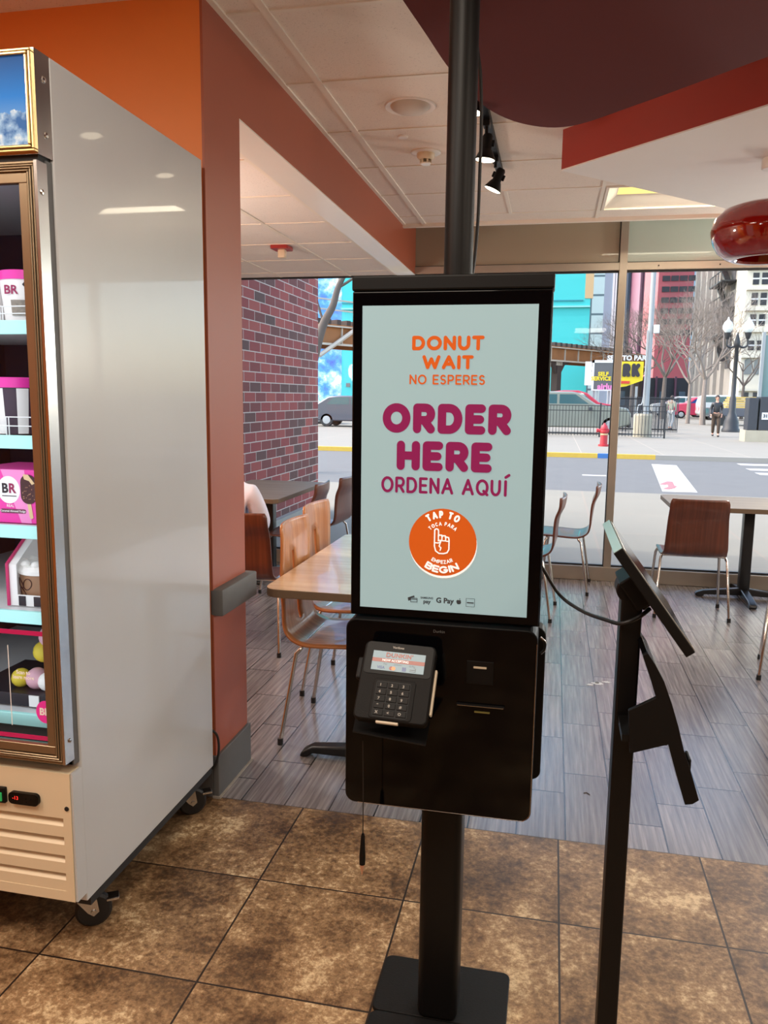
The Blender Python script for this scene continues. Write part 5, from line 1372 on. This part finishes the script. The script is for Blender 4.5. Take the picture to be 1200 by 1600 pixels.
# trees
def tree(label, base, h, spread, seed, r0=.16, name='bare_tree', lev=7, m_='bark', lean=(0, 0), fork=.36):
    rnd = random.Random(seed); t = thing(name, label, 'tree', base, 0, 'bare winter trees')
    b = Vector(base); tr = MB(); br = MB()
    top = b + Vector((lean[0], lean[1], h * fork))
    tr.tube([b, b + (top - b) * .5 + Vector((rnd.uniform(-.05, .05), 0, 0)), top], [r0, r0 * .8, r0 * .62], 8); tr.build('trunk', m_, t, smooth=True)
    def grow(p, d, L, r, k):
        n = 3; pts = [p]; dd = d.copy()
        for _ in range(n):
            dd = (dd + Vector((rnd.uniform(-.22, .22), rnd.uniform(-.22, .22), rnd.uniform(-.08, .16)))).normalized(); pts.append(pts[-1] + dd * L / n)
        br.tube(pts, [r, r * .85, r * .7, r * .55], 4 if k < 4 else 6, caps=False)
        if k == 0: return
        for _ in range(3 if k > 1 else 2):
            i = rnd.choice((2, 3)) if _ else 3
            nd = (dd + Vector((rnd.uniform(-.9, .9), rnd.uniform(-.9, .9), rnd.uniform(-.35, .55)))).normalized()
            grow(pts[i], nd, L * rnd.uniform(.62, .82), r * .55, k - 1)
    for k in range(4):
        a = k * PI / 2 + rnd.uniform(-.4, .4); d = Vector((math.cos(a) * spread, math.sin(a) * spread, 1)).normalized()
        grow(top, d, h * .27, r0 * .5, lev - 1)
    br.build('branches', m_, t)
    return t
def bp(px, py): p = atz(px, py, 0); return (p.x, p.y, 0)
tree('bare tree with pale forked trunk left of the walking man', bp(1097, 664), 7.6, .9, 3, .19)
tree('bare tree with slim trunk right of the pale-jacketed walker', bp(1074, 662), 7.0, .9, 5, .14)
tree('bare tree behind the concrete block and grey pole', bp(1035, 655), 9.0, 1.0, 8, .22, m_='bark_dark')
tree('low bare tree beside the yellow PARK sign', bp(985, 652), 8.0, 1.0, 11, .2, m_='bark_dark')
tree('bare tree partly behind the ornate street lamp', bp(1158, 655), 7.5, .9, 14, .16, m_='bark_dark', lev=5)
t = thing('leaning_tree', 'grey tree limb leaning across the view between brick wall and kiosk', 'tree', (aty(470, 700, 16).x, 16, 0))
b_ = [Vector((aty(470, 700, 16).x, 16, 0)), aty(480, 610, 16), aty(494, 545, 16), aty(506, 505, 16), aty(520, 478, 16), aty(528, 450, 16), aty(540, 425, 16)]
MB().tube(bez(b_, 5), [.12 - .07 * i / 30 for i in range(31)], 10).build('trunk', 'bark_dark', t, smooth=True)
mb = MB()
for a_ in (((528, 450), (538, 444), (550, 436), (565, 425)), ((524, 462), (530, 440), (533, 415), (536, 390)), ((506, 505), (498, 480), (490, 450), (488, 420))):
    mb.tube(bez([aty(x, y, 16) for x, y in a_], 4), .028, 6)
mb.build('branches', 'bark_dark', t)

# street furniture
h = thing('fire_hydrant', 'small red fire hydrant on the far sidewalk beside the blue kerb mark', 'fire hydrant', (1.6, 26.3, 0))
c_ = (1.60, 26.3, 0)
MB().lathe([(0, 0), (.17, 0), (.17, .06), (.12, .07), (.11, .42), (.14, .44), (.14, .50), (.12, .52), (.13, .55), (.09, .66), (.04, .70), (.03, .74), (0, .74)], c_, 20).build('barrel', 'hydrant_red', h, smooth=True)
MB().lathe([(.112, .36), (.125, .36), (.125, .41), (.112, .41)], c_, 20).build('band', 'hydrant_tan', h)
mb = MB()
for s_ in (-1, 1): mb.lathe([(0, s_ * .10), (.055, s_ * .10), (.055, s_ * .2), (.065, s_ * .2), (.065, s_ * .24), (0, s_ * .25)], (c_[0], c_[1], .5), 12, 'X')
mb.build('outlet', 'hydrant_red', h, smooth=True)
f_ = thing('picket_fence', 'low black iron picket fence along the far parking lot', 'fence', (.6, 32.6, 0))
mb = MB()
for z in (.12, 1.02, 1.22): mb.box(-3.2, 4.25, 32.58, 32.61, z, z + .03)
mb.build('rail', 'iron_black', f_)
for k_ in range(62): slab(-3.2 + k_ * .122, -3.18 + k_ * .122, 32.585, 32.605, .05, 1.24).build('picket', 'iron_black', f_)
for x in (-3.2, -.7, 1.8, 4.25): slab(x - .03, x + .03, 32.56, 32.63, 0, 1.34).build('post', 'iron_black', f_)
f_ = thing('picket_fence', 'dense dark iron fence behind the concrete block', 'fence', (4.5, 38, 0))
mb = MB()
for z in (.15, 1.5): mb.box(2.9, 5.4, 37.5, 37.54, z, z + .05)
mb.build('rail', 'iron_black', f_)
for k_ in range(40): slab(2.9 + k_ * .064, 2.932 + k_ * .064, 37.5, 37.53, .05, 1.62).build('picket', 'box_dark', f_)
t = thing('street_light_pole', 'tall grey pole standing on a ribbed concrete block', 'street light', (3.55, 33.7, 0))
MB().lathe([(0, 0), (.36, 0), (.36, .86), (.33, .93), (0, .93)], (3.52, 33.5, 0), 16).build('concrete_base', 'concrete', t)
pb = aty(1009, 640, 33.5); MB().tube([(pb.x, 33.5, .9), (pb.x, 33.5, 4), (pb.x, 33.5, 12)], [.12, .105, .08], 12).build('pole', 'pole_grey', t, smooth=True)
MB().tube(bez([(pb.x - .34, 33.4, .9), (pb.x - .30, 33.4, 1.25), (pb.x - .13, 33.38, 1.6), (pb.x - .12, 33.38, 4.2)], 6), .03, 6).build('conduit', 'pole_grey', t)
cz_ = aty(1018, 515, 33.4).z; MB().box(pb.x + .1, pb.x + .32, 33.3, 33.5, cz_ - .15, cz_ + .18, .03).build('camera_box', 'tower_white', t)
lx_, ly_ = 8.38, 41.0
t = thing('ornate_street_lamp', 'black cast-iron street lamp with two white globes', 'street lamp', (lx_, ly_, 0))
MB().lathe([(0, 0), (.42, 0), (.42, .12), (.36, .2), (.34, .5), (.24, .75), (.16, .95), (.15, 1.6), (.11, 1.7), (.09, 4.0), (.13, 4.05), (.14, 4.25), (.05, 4.6), (0, 4.75)], (lx_, ly_, 0), 20).build('post', 'iron_black', t, smooth=True)
for s_ in (-1, 1):
    a_ = MB().tube(bez([(lx_, ly_, 4.15), (lx_ + s_ * .25, ly_, 4.0), (lx_ + s_ * .45, ly_, 4.1), (lx_ + s_ * .46, ly_, 4.4)], 5), .045, 8).build('arm', 'iron_black', t)
    MB().lathe([(0, 4.38), (.08, 4.4), (.15, 4.62), (.16, 4.7), (0, 4.7)], (lx_ + s_ * .46, ly_, 0), 14).build('cup', 'iron_black', a_, smooth=True)
    MB().lathe([(.12, 4.70), (.22, 4.85), (.24, 5.0), (.17, 5.18), (.06, 5.28), (.03, 5.4), (0, 5.42)], (lx_ + s_ * .46, ly_, 0), 18).build('globe', 'lamp_globe', t, smooth=True)
t = thing('utility_cabinet', 'dark utility cabinets on a stone plinth at the right edge', 'cabinet', (7.6, 31.9, 0))
slab(6.95, 9.0, 31.5, 32.4, 0, .42).build('plinth', 'concrete', t)
slab(7.02, 7.36, 31.6, 32.2, .42, 1.62, .02).build('cabinet', 'box_dark', t)
c_ = slab(7.42, 8.9, 31.62, 32.3, .42, 1.66, .02).build('cabinet', 'box_dark', t)
slab(7.50, 7.74, 31.6, 31.63, .82, 1.08).build('sticker', 'tower_white', c_)
btext('sticker_mark', '31', .16, frame((7.62, 31.59, .95), (1, 0, 0), (0, 0, 1)), 'ink_black', c_, .006)
# vehicles
def car(name, label, x, y, rz, L, H, W, prof, glass, paint, glass_m='car_glass', wheel_r=.33, wx=(.19, .80), cat='car', z0=.28):
    t = thing(name, label, cat, (0, 0, 0))
    pts = [((u - .5) * L, z0 + (H - z0) * v) for u, v in prof]
    MB().prism(pts, lambda u, v, d: (u, d, v), -W / 2, W / 2).build('body', paint, t, bevel=.06, smooth=True)
    for s_ in (-1, 1):
        for gl in glass:
            MB().prism([((u - .5) * L, z0 + (H - z0) * v) for u, v in gl], lambda u, v, d: (u, d, v), s_ * (W / 2 + .004), s_ * (W / 2 - .03)).build('side_window', glass_m, t)
    us = [u for g in glass for u, v in g]
    for u in wx:
        for s_ in (-1, 1):
            c_ = ((u - .5) * L, s_ * (W / 2 - .10), wheel_r)
            wl = MB().lathe([(0, -.10), (wheel_r * .9, -.10), (wheel_r, -.07), (wheel_r, .07), (wheel_r * .9, .10), (0, .10)], c_, 24, 'Y').build('wheel', 'rubber', t, smooth=True)
            MB().lathe([(0, s_ * .115), (wheel_r * .58, s_ * .112), (wheel_r * .62, s_ * .09)], c_, 20, 'Y').build('hubcap', 'hub', wl)
    MB().box(L * .5 - .06, L * .5 + .02, -W * .42, W * .42, z0 + .02, z0 + .28, .03).build('bumper', 'box_dark', t)
    for s_ in (-1, 1):
        MB().box(L * .5 - .10, L * .5 - .01, s_ * W * .34 - .14, s_ * W * .34 + .14, z0 + .40, z0 + .55, .02).build('headlight', 'hub', t)
        MB().box(-L * .5 - .01, -L * .5 + .08, s_ * W * .38 - .1, s_ * W * .38 + .1, z0 + .42, z0 + .66, .02).build('tail_light', 'tail_red', t)
        MB().box(L * .16, L * .16 + .14, s_ * (W / 2 + .02), s_ * (W / 2 + .20), H * .56, H * .64, .02).build('side_mirror', 'box_dark', t)
    t.location = (x, y, 0); t.rotation_euler = (0, 0, rz)
    return t
SUV = [(0, .12), (0, .62), (.03, .92), (.08, 1.0), (.52, 1.0), (.58, .96), (.72, .66), (.97, .56), (1, .42), (1, .1), (.9, 0), (.05, 0)]
SUVG = [[(.05, .66), (.07, .92), (.24, .92), (.24, .66)], [(.26, .66), (.26, .92), (.40, .92), (.40, .66)], [(.42, .66), (.42, .92), (.55, .92), (.66, .66)]]
car('suv', 'silver-green SUV parked behind the black picket fence', .62, 35.9, 0, 5.1, 1.80, 1.95, SUV, SUVG, 'car_silver', wheel_r=.38, wx=(.18, .84))
SED = [(0, .15), (0, .60), (.10, .68), (.22, .96), (.34, 1.0), (.52, 1.0), (.62, .92), (.76, .62), (.96, .52), (1, .35), (1, .08), (.92, 0), (.05, 0)]
SEDG = [[(.20, .66), (.27, .92), (.44, .94), (.44, .66)], [(.46, .66), (.46, .94), (.58, .90), (.68, .64)]]
car('sedan', 'dark grey car with silver wheel between brick wall and kiosk', -9.4, 38.2, 0, 4.7, 1.5, 1.85, SED, SEDG, 'car_grey', wx=(.20, .80))
car('sedan', 'pale car with red tail light peeking from behind the brick wall', -13.6, 41.5, 0, 4.6, 1.45, 1.8, SED, SEDG, 'car_white')
car('sedan', 'red car showing above the silver SUV', xat(905, 46), 46, 0, 4.6, 1.95, 1.8, SED, SEDG, 'car_red')
car('hatchback', 'bright pink-red car behind the two bare trees', xat(1098, 70), 70, PI, 4.6, 1.75, 1.8, SUV, SUVG, 'car_pink', 'car_glass_blue')
car('hatchback', 'pale teal and white car left of the bright red one', xat(1068, 75), 75, PI, 4.8, 1.8, 1.8, SUV, SUVG, 'car_white')
car('van', 'pale van behind the ornate street lamp', xat(1152, 66), 66, 0, 5.0, 1.9, 1.9, SUV, SUVG, 'car_white')
t = thing('pickup_truck', 'grey flatbed truck carrying yellow lumber right of the street lamp', 'truck', (xat(1165, 52), 52, 0))
x = xat(1165, 52); slab(x - 1.9, x + 1.9, 51, 53, .55, 1.05, .05).build('bed', 'car_grey', t)
for k_ in range(5): slab(x - 1.0 + .08 * k_, x + 1.0, 51.1, 52.6, 1.06 + k_ * .14, 1.17 + k_ * .14).build('plank', 'lumber', t)
for dx in (-1.3, 1.3): MB().lathe([(0, -.12), (.36, -.12), (.36, .12), (0, .12)], (x + dx, 51.1, .36), 20, 'Y').build('wheel', 'rubber', t)
# walkers
mp = atz(1117, 682.5, 0)
person('person', 'man in a black jacket and brown trousers walking toward us on the plaza', (mp.x, mp.y, 0), PI - .1, WALK, 'leather_black', 'brown_cloth', 'hair_dark', sub=1)
W2 = {k_: (v[0], v[1], v[2]) for k_, v in WALK.items()}
wp = atz(1047, 671.5, 0)
person('person', 'walker in a cream jacket and white trousers beside the dark fence', (wp.x, wp.y, 0), -.5, W2, 'cream_jacket', 'pale_trousers', 'hair_dark', sub=1)
